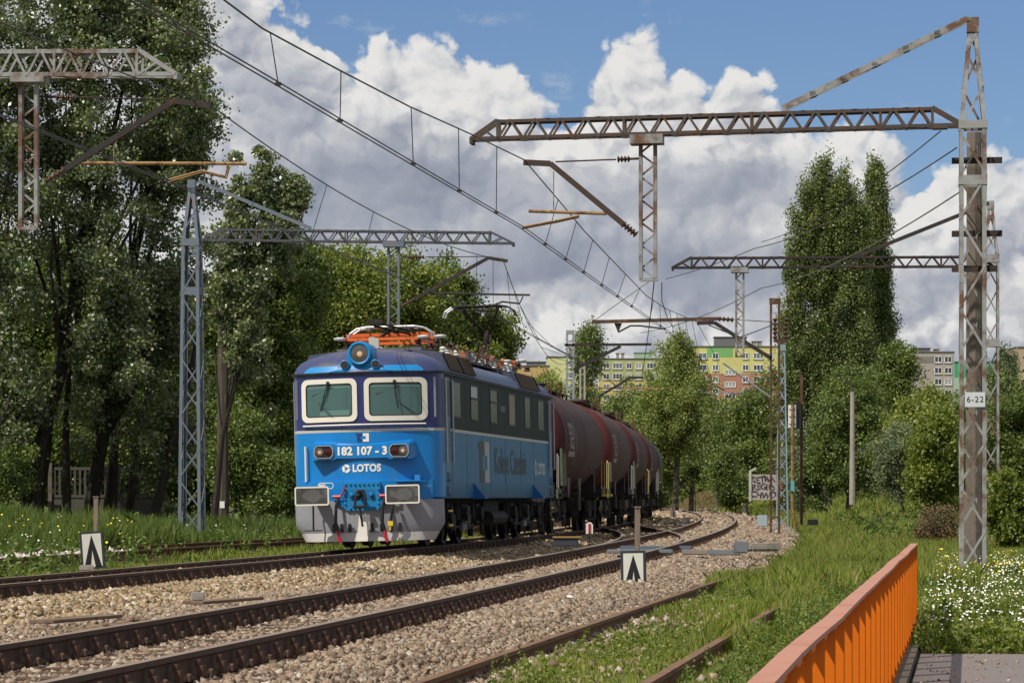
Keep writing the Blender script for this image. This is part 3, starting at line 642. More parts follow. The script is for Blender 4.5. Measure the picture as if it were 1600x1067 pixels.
mk('deciduous_tree', 'dense green tree at the right edge behind the rusty mast', 1600, 130, [(1535,590,1680,800,2)], 260, 140, .17, leaf_dark, 69, trunk_r=.15, crad=(.4, .8), hollow=.3)
mk('deciduous_tree', 'green tree seen through the rusty mast', 1510, 140, [(1465,620,1560,780,1.5)], 170, 140, .17, leaf_dark, 72, trunk_r=.12, crad=(.35, .7), hollow=.3)
mk('shrub', 'leafy yellow green shrub at the right edge beside the rusty mast', 1585, 70, [(1540,740,1640,870,1), (1560,760,1650,885,1)], 150, 150, .11, leaf_bright, 70, cat='shrub', trunk_r=.05, crad=(.18, .35), hollow=.35)
mk('dry_shrub', 'brown dry shrub between the railing and the rusty mast', 1472, 78, [(1432,790,1500,875,1)], 90, 130, .07, leaf_dry, 71, cat='shrub', trunk_r=.03, crad=(.15, .3), hollow=.1, vert=1.5)

# ------------------------------------------------------------------ grass and weeds
def blades(name, x, y, h, w, m, label, lean=.35, zfun=ground_z, kind='stuff', cat='grass'):
    n = len(x); z = zfun(x, y)-.02; a = RNG.uniform(0, 6.28, n); dx, dy = np.cos(a), np.sin(a); b = RNG.uniform(0, 6.28, n); l = np.abs(RNG.normal(0, lean, n))*h
    tx, ty = x+np.cos(b)*l, y+np.sin(b)*l; mx, my = x+np.cos(b)*l*.35, y+np.sin(b)*l*.35
    V = np.stack([np.stack([x-dx*w/2, y-dy*w/2, z], 1), np.stack([x+dx*w/2, y+dy*w/2, z], 1), np.stack([mx+dx*w*.4, my+dy*w*.4, z+h*.6], 1), np.stack([tx, ty, z+h], 1), np.stack([mx-dx*w*.4, my-dy*w*.4, z+h*.6], 1)], 1)
    f = np.arange(n)[:, None]*5; return V.reshape(-1, 3), (f+np.array([[0, 1, 2, 3, 4]])).reshape(-1, 5)
def grass(name, x, y, h, w, m, label, cat='grass', lean=.35):
    V, Fq = blades(name, x, y, h, w, m, label, lean); return tag(raw_mesh(name, V, Fq, m), label, cat, kind='stuff')
def patch(x, y, s=1.0, o=0.): return .5+.25*np.sin(x*1.7*s+o)*np.sin(y*.9*s+1.3*o)+.25*np.sin(x*.6*s-y*.4*s+2*o)
def not_path(x, y):
    r = x-(-.62+.145*y); return ~((r > -.1) & (y < 29.5))
def make_grass():
    spec = [(20, 34, 60000, .012, .11), (34, 50, 80000, .016, .16), (50, 80, 90000, .024, .22), (80, 130, 80000, .04, .28), (130, 260, 60000, .08, .40)]
    for i, (a, b, n, w, h) in enumerate(spec):
        x, y = scatter(a, b, lambda y: np.maximum(XC(y)-1.6 if a < 50 else XB(y)+3.2, -1e3), lambda y: .188*y, int(n*1.06))
        k = in_view(x, y) & not_path(x, y) & (x > XB(y)+2.4+.55*sstep(y, 55, 95)) & ((np.abs(x-XC(y)+.75) > .06) | (y > 42)); x, y = x[k], y[k]
        oc = np.abs(x-XC(y)); dens = np.where((oc < 1.6) & (y < 48), .25+.9*patch(x, y, 1.3, 1)**1.5, 1.0); dens = np.where(x < XC(y)-.85, .16+.5*patch(x, y, 2, 3)**2, dens) if a < 50 else dens
        k = RNG.random(len(x)) < dens; x, y = x[k], y[k]; tall = patch(x, y, .8, 5)
        hh = h*RNG.uniform(.5, 1.4, len(x))*(.6+.9*tall); hh = np.where((np.abs(x-XC(y)) < 1.5) & (y < 45), hh*.55, hh)
        q = patch(x, y, .35, 2)+RNG.normal(0, .18, len(x)); d = q > .80; hh[d] *= .9
        grass('grass', x[~d], y[~d], hh[~d], w*RNG.uniform(.7, 1.4, (~d).sum()), grass_m, 'green grass and weeds right of the tracks')
        grass('dry_grass', x[d], y[d], hh[d], w*.8*RNG.uniform(.7, 1.3, d.sum()), dry_m, 'dry yellow grass mixed into the meadow right of the tracks')
    # tufts that swallow the right-hand rail of the siding in places
    x, y = scatter(26, 52, lambda y: XC(y)+.45, lambda y: XC(y)+1.05, 9000); k = in_view(x, y) & (np.sin(y*.9+1.2)+np.sin(y*.37) > -.15); x, y = x[k], y[k]
    grass('grass', x, y, RNG.uniform(.12, .30, len(x)), np.full(len(x), .013), grass_m, 'tufts of grass growing over the right rail of the rusty siding')
    # tall greener belt in the middle right distance: y 855..895 of the photo
    x, y = scatter(42, 75, lambda y: XB(y)+3.4, lambda y: .15*y, 34000); k = in_view(x, y); x, y = x[k], y[k]
    grass('tall_grass', x, y, RNG.uniform(.18, .46, len(x)), np.full(len(x), .02), grass_m, 'taller bright grass beyond the end of the siding')
    # left side: from the loco track over the siding to the trees
    for (a, b, n, w, h) in [(38, 60, 46000, .018, .13), (60, 100, 70000, .03, .22)]:
        x, y = scatter(a, b, lambda y: -.188*y, lambda y: XA(y)-2.5, n); k = in_view(x, y) & (rail_clear(x, y, XD, .07)); x, y = x[k], y[k]
        od = np.abs(x-XD(y)); k = (RNG.random(len(x)) < np.where(od < 1.4, .25, np.where(x > XD(y), .35+.8*patch(x, y, 1.2, 4)**2, 1.0))); x, y = x[k], y[k]
        hh = h*RNG.uniform(.5, 1.5, len(x)); grass('grass', x, y, hh, w*RNG.uniform(.7, 1.4, len(x)), grass_m, 'low green grass left of the loco track')
    # rank tall weeds between the far-left siding and the trees
    x, y = scatter(62, 96, lambda y: -.188*y, lambda y: XD(y)-1.3, 64000); k = in_view(x, y); x, y = x[k], y[k]
    t = patch(x, y, .9, 6); hh = (.30+.75*t**1.5)*RNG.uniform(.5, 1.15, len(x)); hh = np.minimum(hh, 1.15)
    grass('tall_weeds', x, y, hh, np.full(len(x), .035), grass_dk, 'rank knee-high weeds along the foot of the left trees', 'weeds')
    # dry brown belt behind the curve
    x, y = scatter(262, 300, lambda y: (1034-800)/4900*y, lambda y: (1215-800)/4900*y, 16000); k = in_view(x, y); x, y = x[k], y[k]
    grass('dry_grass', x, y, RNG.uniform(.2, .6, len(x)), np.full(len(x), .09), dry_m, 'brownish dry grass on the bank beyond the curve')
def make_weeds():
    """broad-leaved herbs: whorls of small leaves on a short stem"""
    def herbs(x, y, h, leaf, per, m, label, name='weeds'):
        n = len(x); idx = np.repeat(np.arange(n), per); t = RNG.random(n*per); r = (.15+.5*(1-t))*h[idx]*.5
        a = RNG.uniform(0, 6.28, n*per); p = np.stack([x[idx]+np.cos(a)*r, y[idx]+np.sin(a)*r, ground_z(x, y)[idx]+t*h[idx]], 1)
        V, Fq = leaves(p, leaf[idx]*RNG.uniform(.6, 1.3, n*per)); return tag(raw_mesh(name, V, Fq, m), label, 'weeds', kind='stuff')
    x, y = scatter(21, 44, lambda y: XC(y)-.6, lambda y: XC(y)+2.0, 1100); k = in_view(x, y) & not_path(x, y) & (patch(x, y, 1.3, 1) > .5) & rail_clear(x, y, XC, .22); x, y = x[k], y[k]
    herbs(x, y, RNG.uniform(.06, .22, len(x)), np.full(len(x), .032), 30, leaf_bright, 'small leafy weeds between the rails of the rusty siding')
    x, y = scatter(21, 60, lambda y: XC(y)+.95, lambda y: .17*y, 1300); k = in_view(x, y) & not_path(x, y); x, y = x[k], y[k]
    herbs(x, y, RNG.uniform(.08, .30, len(x)), np.full(len(x), .034), 34, grass_dk, 'leafy weeds along the orange railing')
    # weeds beyond the path, at the foot of the mast
    x, y = scatter(29.5, 37, lambda y: -.62+.145*y+.15, lambda y: .17*y, 800); k = in_view(x, y); x, y = x[k], y[k]
    herbs(x, y, RNG.uniform(.08, .30, len(x)), np.full(len(x), .055), 40, leaf_bright, 'bright leafy weeds at the end of the footpath')
    x, y = scatter(44, 96, lambda y: -.178*y, lambda y: XA(y)-2.6, 1500); k = in_view(x, y) & rail_clear(x, y, XD, .1) & ((x < XD(y)-.9) | (RNG.random(len(x)) < .25)); x, y = x[k], y[k]
    herbs(x, y, RNG.uniform(.15, .65, len(x)), np.full(len(x), .085), 34, grass_dk, 'leafy weeds left of the loco track')
    x, y = scatter(80, 150, lambda y: XB(y)+5, lambda y: .175*y, 900); k = in_view(x, y); x, y = x[k], y[k]
    herbs(x, y, RNG.uniform(.2, .6, len(x)), np.full(len(x), .13), 26, grass_dk, 'clumps of herbs in the meadow')
    x, y = scatter(292, 304, lambda y: (1045-800)/4900*y, lambda y: (1114-800)/4900*y, 170); herbs(x, y, RNG.uniform(.9, 1.9, len(x)), np.full(len(x), .30), 30, leaf_bright, 'yellow green goldenrod in front of the far fence', 'goldenrod')
    # flowers: white daisies at the mast, some yellow ones
    def flowers(x, y, h, s, m, label, name):
        n = len(x); c = np.stack([x, y, ground_z(x, y)+h], 1); hexa = np.array([[math.cos(a), math.sin(a), 0] for a in np.arange(6)*math.pi/3])
        til = RNG.normal(0, .35, (n, 2)); N_ = np.stack([til[:, 0], til[:, 1]-.6, np.ones(n)], 1); N_ /= np.linalg.norm(N_, axis=1)[:, None]
        U_ = np.cross(N_, [0, 1., .2]); U_ /= np.linalg.norm(U_, axis=1)[:, None]; W_ = np.cross(N_, U_)
        V = c[:, None]+(U_[:, None]*hexa[None, :, :1]+W_[:, None]*hexa[None, :, 1:2])*(s*RNG.uniform(.7, 1.3, (n, 1, 1)))
        return tag(raw_mesh(name, V.reshape(-1, 3), np.arange(6*n).reshape(-1, 6), m), label, 'flowers', kind='stuff')
    x, y = scatter(31, 55, lambda y: -.5+.145*y, lambda y: .17*y, 1500, 1.5); k = in_view(x, y) & (RNG.random(len(x)) < .35+.65*patch(x, y, 2.2, 7)); x, y = x[k], y[k]
    flowers(x, y, RNG.uniform(.16, .42, len(x)), .0105, daisy_m, 'white daisies around the foot of the rusty mast', 'daisies')
    x, y = scatter(44, 58, lambda y: -.5+.145*y, lambda y: .165*y, 110); flowers(x, y, RNG.uniform(.2, .42, len(x)), .017, yflow_m, 'yellow flowers among the daisies', 'yellow_flowers')
    x, y = scatter(62, 80, lambda y: -.165*y, lambda y: -.12*y, 90); flowers(x, y, RNG.uniform(.4, .8, len(x)), .022, yflow_m, 'yellow flowers in the weeds at the far left', 'yellow_flowers')
    x, y = scatter(50, 85, lambda y: -.16*y, lambda y: XD(y)-.5, 90); flowers(x, y, RNG.uniform(.3, .7, len(x)), .017, daisy_m, 'small white flowers in the weeds left of the train', 'white_flowers')
make_grass(); make_weeds()
# ------------------------------------------------------------------ locomotive
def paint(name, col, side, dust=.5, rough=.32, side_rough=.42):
    """body paint: glossy colour, dusty; shade and reflections put into the side colour (behind y = 1.1 m)"""
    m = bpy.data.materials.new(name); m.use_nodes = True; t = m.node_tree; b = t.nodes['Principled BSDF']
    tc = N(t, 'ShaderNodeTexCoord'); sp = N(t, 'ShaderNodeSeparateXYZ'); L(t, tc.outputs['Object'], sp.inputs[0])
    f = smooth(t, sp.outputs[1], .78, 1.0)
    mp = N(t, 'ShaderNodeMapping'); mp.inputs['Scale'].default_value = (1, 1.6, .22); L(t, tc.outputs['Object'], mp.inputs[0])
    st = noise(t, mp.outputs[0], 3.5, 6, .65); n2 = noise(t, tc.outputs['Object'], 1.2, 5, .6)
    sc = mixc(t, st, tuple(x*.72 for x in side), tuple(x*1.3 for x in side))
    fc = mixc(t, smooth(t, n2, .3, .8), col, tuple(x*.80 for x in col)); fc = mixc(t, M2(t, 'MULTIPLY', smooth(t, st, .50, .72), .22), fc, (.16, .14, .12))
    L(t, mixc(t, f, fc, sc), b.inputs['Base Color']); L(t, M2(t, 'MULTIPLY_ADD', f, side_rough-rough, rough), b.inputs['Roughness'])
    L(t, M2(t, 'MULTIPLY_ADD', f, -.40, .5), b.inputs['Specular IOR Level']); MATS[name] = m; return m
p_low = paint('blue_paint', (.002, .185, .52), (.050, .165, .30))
p_up = paint('navy_paint', (.020, .030, .135), (.022, .031, .028), side_rough=.6)  # side: navy painted green-grey, as if shaded and mirroring the trees
p_line = mat('stripe_paint', (.42, .42, .38), .5)
p_roof = mat('roof_paint', (.030, .042, .125), .45, .1, .5, .15, 2, (.085, .078, .085), .45, 1.3)
p_roof2 = mat('roof_side_paint', (.075, .085, .13), .35, .3, .5, .2, 2, (.13, .12, .13), .4, 2)
p_face = mat('bright_blue', (.002, .20, .50), .4, 0, .5, .1, 3)
p_plate = mat('coupler_plate_blue', (.0, .17, .40), .45)
p_cream = mat('cream_frame', (.66, .63, .55), .5, 0, .4, .06, 8)
plow_m = mat('plough_grey', (.25, .255, .29), .6, 0, .3, .12, 3, (.24, .22, .21), .35, 4)
plow_lo = mat('plough_lower', (.42, .41, .40), .6, 0, .3, .15, 6, (.28, .25, .22), .35, 7)
glass = bpy.data.materials.new('cab_glass'); glass.use_nodes = True
_b = glass.node_tree.nodes['Principled BSDF']; _b.inputs['Base Color'].default_value = (.045, .105, .10, 1); _b.inputs['Roughness'].default_value = .08; _b.inputs['Specular IOR Level'].default_value = .7
glass_side = bpy.data.materials.new('side_glass'); glass_side.use_nodes = True
_b = glass_side.node_tree.nodes['Principled BSDF']; _b.inputs['Base Color'].default_value = (.040, .062, .020, 1); _b.inputs['Roughness'].default_value = .3; _b.inputs['Specular IOR Level'].default_value = .12  # green of mirrored foliage put into the base colour
lamp_glass = bpy.data.materials.new('headlight_glass'); lamp_glass.use_nodes = True
_b = lamp_glass.node_tree.nodes['Principled BSDF']; _b.inputs['Base Color'].default_value = (.12, .115, .11, 1); _b.inputs['Roughness'].default_value = .12; _b.inputs['Metallic'].default_value = .4
bulb = mat('lamp_bulb', (.55, .36, .2), .2); _b = bulb.node_tree.nodes['Principled BSDF']; _b.inputs['Emission Color'].default_value = (1, .62, .3, 1); _b.inputs['Emission Strength'].default_value = .06  # lamps are off; a faint glow stands in for the glint
red_lens = mat('red_lens', (.05, .005, .006), .12)
orange_m = mat('pantograph_orange', (.62, .115, .025), .5, 0, .4, .15, 8, (.25, .06, .02), .3, 8)
copper = mat('copper', (.36, .15, .08), .5, .5)
buf_grease = mat('buffer_grease', (.045, .045, .045), .7, 0, .3, .5, 5, (.11, .11, .105), .42, 3.2)
louvre_m = mat('louvre', (.028, .022, .014), .7, 0, .3, .3, 8)

HWID = 1.47; LEN = 17.6
def fy(x):                                    # front face, plan view
    ax = abs(x)
    if ax <= 1.25: return .26*ax*ax
    s = (min(ax, HWID)-1.25)/(HWID-1.25); return .406+.444*(1-math.sqrt(max(0, 1-s*s)))*.75+.111*s
def outline(w, inset, n=14):
    """closed plan outline, half width w, ends drawn in by inset"""
    xs = [w*math.sin(math.pi/2*i/n) for i in range(n+1)]; k = w/HWID
    f = [(x, fy(x/k)*(.5+.5*k)+inset) for x in xs]           # centre to right corner
    right = f; left = [(-x, y) for x, y in f[::-1]]
    front = left[:-1]+right                                    # left corner .. centre .. right corner
    mids = [1.8, 3.2, 5, 7, 9, 11, 13, 15]
    back = [(-x, LEN-y) for x, y in front]
    return front+[(w, m) for m in mids]+back+[(-w, m) for m in mids[::-1]]
def shell(levels):                              # [(w, inset, z)]
    mb = MB(); mb.grid([[Vector((x, y, z)) for x, y in outline(w, i)] for w, i, z in levels], close=True); return mb
loco_Y = 60.1
def rail_pose(y0, y1):
    a, b = float(XA(y0)), float(XA(y1)); return (a, y0, 0), (0, -.022, -math.atan2(b-a, y1-y0))
_loc, _rot = rail_pose(60.1, 77.6)
loco = empty('electric_locomotive', 'blue electric locomotive with two cream-framed cab windows at the head of the freight train', 'locomotive', (_loc[0], _loc[1], -.0)); loco.location.x -= .03; loco.rotation_euler = (_rot[0], _rot[1], _rot[2]-.007)
def B(mb, n, m, p=loco, s=False): return mb.build(n, m, p, s)

body = B(shell([(1.45, .02, .93), (HWID, 0, .96), (HWID, 0, 1.30), (HWID, 0, 1.7), (HWID, 0, 2.235)]), 'lower_body', p_low, s=True)
B(shell([(HWID+.003, -.003, 2.235), (HWID+.003, -.003, 2.29)]), 'white_stripe', p_line)
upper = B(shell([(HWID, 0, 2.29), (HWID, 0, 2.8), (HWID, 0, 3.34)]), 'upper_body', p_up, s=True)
ROOF = [(1.47, .0, 3.34), (1.505, -.035, 3.345), (1.505, -.035, 3.375), (1.47, 0, 3.385), (1.45, .03, 3.45), (1.41, .07, 3.53), (1.33, .14, 3.61), (1.22, .24, 3.675), (1.0, .42, 3.75), (.75, .62, 3.81), (.45, .82, 3.85), (.2, 1.0, 3.87), (.02, 1.12, 3.875)]
roof = B(shell(ROOF), 'roof', p_roof, s=True)
g_ = MB(); g_.grid([[Vector((x, y, 3.36)) for x, y in outline(1.517, -.05)], [Vector((x, y, 3.385)) for x, y in outline(1.517, -.05)], [Vector((x, y, 3.39)) for x, y in outline(1.47, 0)]], close=True)
B(g_, 'rain_gutter', dark_metal, roof)
b_ = MB(); b_.box((0, LEN/2, .93), (2.86, LEN-1.9, .02)); b_.box((0, LEN/2, .80), (1.9, LEN-2.2, .25)); B(b_, 'underframe', dark_metal)
def roof_inset(x, z):                            # front y of the dome at height z
    for (w0, i0, z0), (w1, i1, z1) in zip(ROOF[3:], ROOF[4:]):
        if z0 <= z <= z1:
            s = (z-z0)/(z1-z0); w = w0+(w1-w0)*s; i = i0+(i1-i0)*s; k = w/HWID
            return fy(min(abs(x)/k, HWID))*(.5+.5*k)+i
    return 1.0
# windscreens
def rrect(x0, x1, z0, z1, r, n=5):
    pts = []
    for cx, cz, a0 in ((x1-r, z1-r, 0), (x0+r, z1-r, 90), (x0+r, z0+r, 180), (x1-r, z0+r, 270)):
        for i in range(n+1):
            a = math.radians(a0+90*i/n); pts.append((cx+r*math.cos(a), cz+r*math.sin(a)))
    return pts
def densify(p, m=4):
    o = []
    for a, b in zip(p, p[1:]+p[:1]):
        k = max(1, int(math.hypot(b[0]-a[0], b[1]-a[1])/.09)); o += [(a[0]+(b[0]-a[0])*i/k, a[1]+(b[1]-a[1])*i/k) for i in range(k)]
    return o
def framed(parent, x0, x1, z0, z1, bw, r, yf, out, frame_m, glass_m, name='windscreen', rec=.03):
    po = rrect(x0, x1, z0, z1, r); pi = rrect(x0+bw, x1-bw, z0+bw, z1-bw, max(.02, r-bw*.6))
    # matched sampling of both loops
    def samp(p, k=16):
        o = []
        for i in range(len(p)):
            a, b = p[i], p[(i+1) % len(p)]; kk = k if (i % 6 == 5) else 1
            o += [(a[0]+(b[0]-a[0])*j/kk, a[1]+(b[1]-a[1])*j/kk) for j in range(kk)]
        return o
    po, pi = samp(po), samp(pi); mb = MB()
    mb.grid([[Vector((x, yf(x, z)+.01, z)) for x, z in po], [Vector((x, yf(x, z)-out, z)) for x, z in [((a*.985+c*.015), (b*.985+d*.015)) for (a, b), (c, d) in zip(po, pi)]],
             [Vector((x, yf(x, z)-out, z)) for x, z in pi], [Vector((x, yf(x, z)+.0, z)) for x, z in pi]], close=True)
    gm = MB(); nx, nz = 10, 3; rows = []
    for j in range(nz+1):
        z = z0+bw*.8+(z1-z0-1.6*bw)*j/nz; rows.append([Vector((x0+bw*.8+(x1-x0-1.6*bw)*i/nx, yf(x0+bw*.8+(x1-x0-1.6*bw)*i/nx, z)-.006, z)) for i in range(nx+1)])
    gm.grid(rows); g = gm.build(name, glass_m, parent, True, fix=False); mb.build('window_frame', frame_m, g, True)
    pj = samp(rrect(x0+bw+.022, x1-bw-.022, z0+bw+.022, z1-bw-.022, max(.02, r-bw*.6))); rb_ = MB(); rb_.grid([[Vector((x, yf(x, z)-.016, z)) for x, z in pi], [Vector((x, yf(x, z)-.012, z)) for x, z in pj]], close=True); rb_.build('rubber_seal', black, g, fix=False); return g
face = lambda x, z: fy(x)
for s in (-1, 1):
    x0, x1 = (-1.235, -.068) if s < 0 else (.068, 1.235)
    w = framed(loco, x0, x1, 2.435, 3.265, .095, .13, face, .028, p_cream, glass)
    wp = MB(); xt = x0+.50*(x1-x0); yt = fy(xt)
    wp.tube([(xt, yt-.05, 3.18), (xt-(.17 if s < 0 else -.07), fy(xt-.2*(s < 0))-.045, 2.66)], .012, 5); wp.box((xt, yt-.045, 3.19), (.05, .05, .05)); wp.tube([(xt+.03, yt-.05, 3.17), (xt-(.10 if s < 0 else -.02), yt-.05, 2.9)], .008, 5)
    wp.build('wiper', black, w)
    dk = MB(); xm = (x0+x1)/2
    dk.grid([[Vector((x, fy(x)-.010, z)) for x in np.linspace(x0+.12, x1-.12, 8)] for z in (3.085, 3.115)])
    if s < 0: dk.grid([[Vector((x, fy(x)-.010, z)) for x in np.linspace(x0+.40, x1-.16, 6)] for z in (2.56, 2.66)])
    dk.build('glass_band', mat('band_teal', (.10, .19, .18), .3), w, fix=False)  # light teal strips laid on the opaque glass
    dk = MB(); dk.tube([(x1-.20*(1 if s > 0 else 2.6), fy(x1-.3)-.014, 2.56), (x1-.55*(1 if s > 0 else 1.4), fy(x1-.5)-.014, 2.80)], .008, 4); dk.tube([(xm-.35, fy(xm-.35)-.014, 2.95), (xm+.1, fy(xm+.1)-.014, 3.1)], .005, 4); dk.build('cab_fitting', black, w)
    v = MB(); v.prism([Vector((1.33*s-.045, fy(1.33)-.02, 2.5)), Vector((1.33*s+.045, fy(1.36)+.0, 2.5)), Vector((1.33*s+.045, fy(1.36)+.0, 3.27)), Vector((1.33*s-.045, fy(1.33)-.02, 3.27))], (0, .03, 0)); v.build('corner_lamp_strip', galv, loco)
# handrail under the windscreens
h = MB(); h.tube([(x, fy(x)-.06, 2.37) for x in np.linspace(-1.2, 1.2, 13)], .018, 6)
for x in (-1.15, -.4, .4, 1.15): h.bar((x, fy(x)-.06, 2.37), (x, fy(x), 2.37), .02, .02)
B(h, 'handrail', p_cream)
# head lamp with its fairing and the two round vents
fm = MB()
fp = [(-.62, 3.39), (-.46, 3.43), (-.34, 3.50), (-.26, 3.60), (-.235, 3.74), (-.20, 3.86), (-.12, 3.945), (0, 3.975), (.12, 3.945), (.20, 3.86), (.235, 3.74), (.26, 3.60), (.34, 3.50), (.46, 3.43), (.62, 3.39)]
fm.grid([[Vector((x, .02 if z < 3.5 else .05, z)) for x, z in fp], [Vector((x*.98, .9, z-.03)) for x, z in fp]]); fm.add([Vector((x, .02 if z < 3.5 else .05, z)) for x, z in fp], [tuple(range(len(fp)))])
B(fm, 'lamp_fairing', p_face)
wm = MB()
for s in (-1, 1):
    rows = []
    for j in range(5):
        z = 3.392+.115*j/4; x1 = 1.17-.14*(j/4)**2; rows.append([Vector((s*(.45+(x1-.45)*i/10), roof_inset(.45+(x1-.45)*i/10, z)-.006, z)) for i in range(11)])
    wm.grid(rows)
wm.split('dome_wing', p_face, loco)
hm = MB(); hm.lathe([(.225, .12), (.225, -.04), (.205, -.06), (.175, -.05), (.175, .0)], (0, 0, 3.735), 'y', 28); hl = B(hm, 'headlight', p_face, s=True)
gm = MB(); gm.lathe([(.174, -.03), (.12, -.045), (.02, -.05)], (0, 0, 3.735), 'y', 24); gm.build('lamp_glass', lamp_glass, hl, True)
gm = MB(); gm.lathe([(.02, -.062), (.05, -.056), (.055, -.05), (.04, -.04)], (.01, 0, 3.72), 'y', 12); gm.build('bulb', bulb, hl, True)
for s in (-1, 1):
    v = MB(); v.lathe([(.088, .05), (.088, -.005), (.075, -.01), (.072, .01)], (s*.30, 0, 3.525), 'y', 18); v_ = B(v, 'vent', p_face)
    v = MB(); v.lathe([(.072, .0), (.01, -.004)], (s*.30, 0, 3.525), 'y', 16); v.build('vent_grille', louvre_m, v_)
# lamp bar
lb = MB()
def hsec(x, yb, z0, z1, yfr): return [Vector((x, yb, z0)), Vector((x, yfr, z0+.0)), Vector((x, yfr, z1)), Vector((x, yb, z1+.11))]
secs = [(-1.03, .40, 1.74, 1.93, .24), (-.96, .40, 1.70, 2.0, .02), (-.93, .40, 1.70, 2.01, -.045), (-.55, .3, 1.70, 2.01, -.045), (-.48, .2, 1.73, 1.985, -.04), (.48, .2, 1.73, 1.985, -.04), (.55, .3, 1.70, 2.01, -.045), (.93, .4, 1.70, 2.01, -.045), (.96, .4, 1.70, 2.0, .02), (1.03, .4, 1.74, 1.93, .24)]
lb.grid([hsec(*s) for s in secs], close=True); lb.f += [(0,1,2,3), tuple(len(lb.v)-4+i for i in range(4))]; lb.m += [0, 0]
B(lb, 'lamp_bar', p_low, s=False)
for s in (-1, 1):
    hb = MB(); cx = s*.735; po = [(cx+a, b) for a, b in ((-.19, -.05), (-.14, -.125), (.14, -.125), (.19, -.05), (.19, .05), (.14, .125), (-.14, .125), (-.19, .05))]; po = [(a, 1.86+b) for a, b in po]
    pi = [(cx+(a-cx)*.90, 1.86+(b-1.86)*.87) for a, b in po]
    hb.grid([[Vector((a, -.03, b)) for a, b in po], [Vector((a, -.075, b)) for a, b in po], [Vector((a, -.075, b)) for a, b in pi], [Vector((a, -.045, b)) for a, b in pi]], close=True)
    q = B(hb, 'headlight', galv)
    k = MB(); k.add([Vector((a, -.05, b)) for a, b in pi], [tuple(range(8))]); k.build('reflector', black, q)
    k = MB(); k.lathe([(.088, -.052), (.085, -.065), (.03, -.072), (.005, -.072)], (cx+s*.082, 0, 1.86), 'y', 18); l1 = k.build('lamp_glass', lamp_glass, q, True)
    k = MB(); k.lathe([(.03, -.076), (.038, -.07), (.02, -.06)], (cx+s*.075, 0, 1.855), 'y', 10); k.build('bulb', bulb, q)
    k = MB(); k.lathe([(.075, -.052), (.07, -.062), (.005, -.068)], (cx-s*.09, 0, 1.865), 'y', 16); k.build('red_lamp', red_lens, q)
tx = MB(); add_text(tx, '182 107 - 3', .215, lambda x, y: (x+.005, -.047, 1.862+y), .009, .98, 1.02); tx.build('number', white, loco, fix=False)
tx = MB(); add_text(tx, 'LOTOS', .195, lambda x, y: (x*.86+.085, fy(x*.86+.085)-.008, 1.535+y), .008, 1.0, 1.05)
def lotos_logo(mb, fn, r, mi=0):
    for a0 in (0, 120, 240):                     # three curling leaves in a ring
        P_ = []
        for i in range(7):
            a = math.radians(a0+20+i*17); P_.append((r*math.cos(a), r*math.sin(a)))
        for i in range(6, -1, -1):
            a = math.radians(a0-5+i*17); rr = r*(.30+.10*math.sin(i*.5)); P_.append((rr*math.cos(a), rr*math.sin(a)))
        mb.add([fn(x, y) for x, y in P_], [tuple(range(14))], mi)
lotos_logo(tx, lambda x, y: (x-.315, fy(x-.315)-.008, 1.535+y), .082)
tx.build('lettering', white, loco, fix=False)
def cd_logo(mb, fn, w, h, mi1=0, mi2=1):
    """two interlocking brackets, each w/2 wide"""
    d = [(-.5, .5), (-.5, .34), (-.40, .34), (-.40, -.5), (-.03, -.5), (-.03, -.20), (-.16, -.20), (-.16, .16), (-.03, .16), (-.03, .5)]
    e = [(.03, .5), (.46, .5), (.46, -.5), (.03, -.5), (.03, -.20), (.24, -.20), (.24, .16), (.03, .16)]
    def poly(p, mi):                             # split into boxes so that concave faces fill well
        mb.add([fn(x*w, y*h) for x, y in p], [tuple(range(len(p)))], mi)
    for (x0, x1, y0, y1) in ((-.5, -.03, .34, .5), (-.40, -.03, .16, .34), (-.40, -.16, -.20, .16), (-.40, -.03, -.5, -.20)): poly([(x0, y0), (x1, y0), (x1, y1), (x0, y1)], mi1)
    for (x0, x1, y0, y1) in ((.03, .46, .16, .5), (.24, .46, -.20, .16), (.03, .46, -.5, -.20)): poly([(x0, y0), (x1, y0), (x1, y1), (x0, y1)], mi2)
lg = MB(); cd_logo(lg, lambda x, y: (x+.02, fy(x+.02)-.006, 2.125+y), .27, .16); navy = mat('logo_navy', (.01, .03, .13), .5); lg.build('emblem', [navy, white], loco, fix=False)
# vertical grab bar, left
v = MB(); v.tube([(-1.155, fy(1.155)-.09, 1.30), (-1.155, fy(1.155)-.09, 1.98)], .022, 6)
for z in (1.32, 1.96): v.bar((-1.155, fy(1.155)-.09, z), (-1.155, fy(1.155)+.02, z), .02, .02)
B(v, 'grab_bar', p_cream)
# buffer beam
bb = MB(); bb.grid([[Vector((x, fy(x)+.0, 1.30)) for x in np.linspace(-1.3, 1.3, 15)], [Vector((x, fy(x)-.07, 1.29)) for x in np.linspace(-1.3, 1.3, 15)], [Vector((x, fy(x)-.07, .90)) for x in np.linspace(-1.3, 1.3, 15)], [Vector((x, fy(x)+.1, .89)) for x in np.linspace(-1.3, 1.3, 15)]])
bb.build('buffer_beam', p_low, loco)
bx_ = MB(); bx_.box((1.05, fy(1.05)-.1, 1.335), (.11, .16, .11)); bx_.box((.95, .08, 1.27), (.6, .2, .012)); bx_.build('step_plate', p_low, loco)
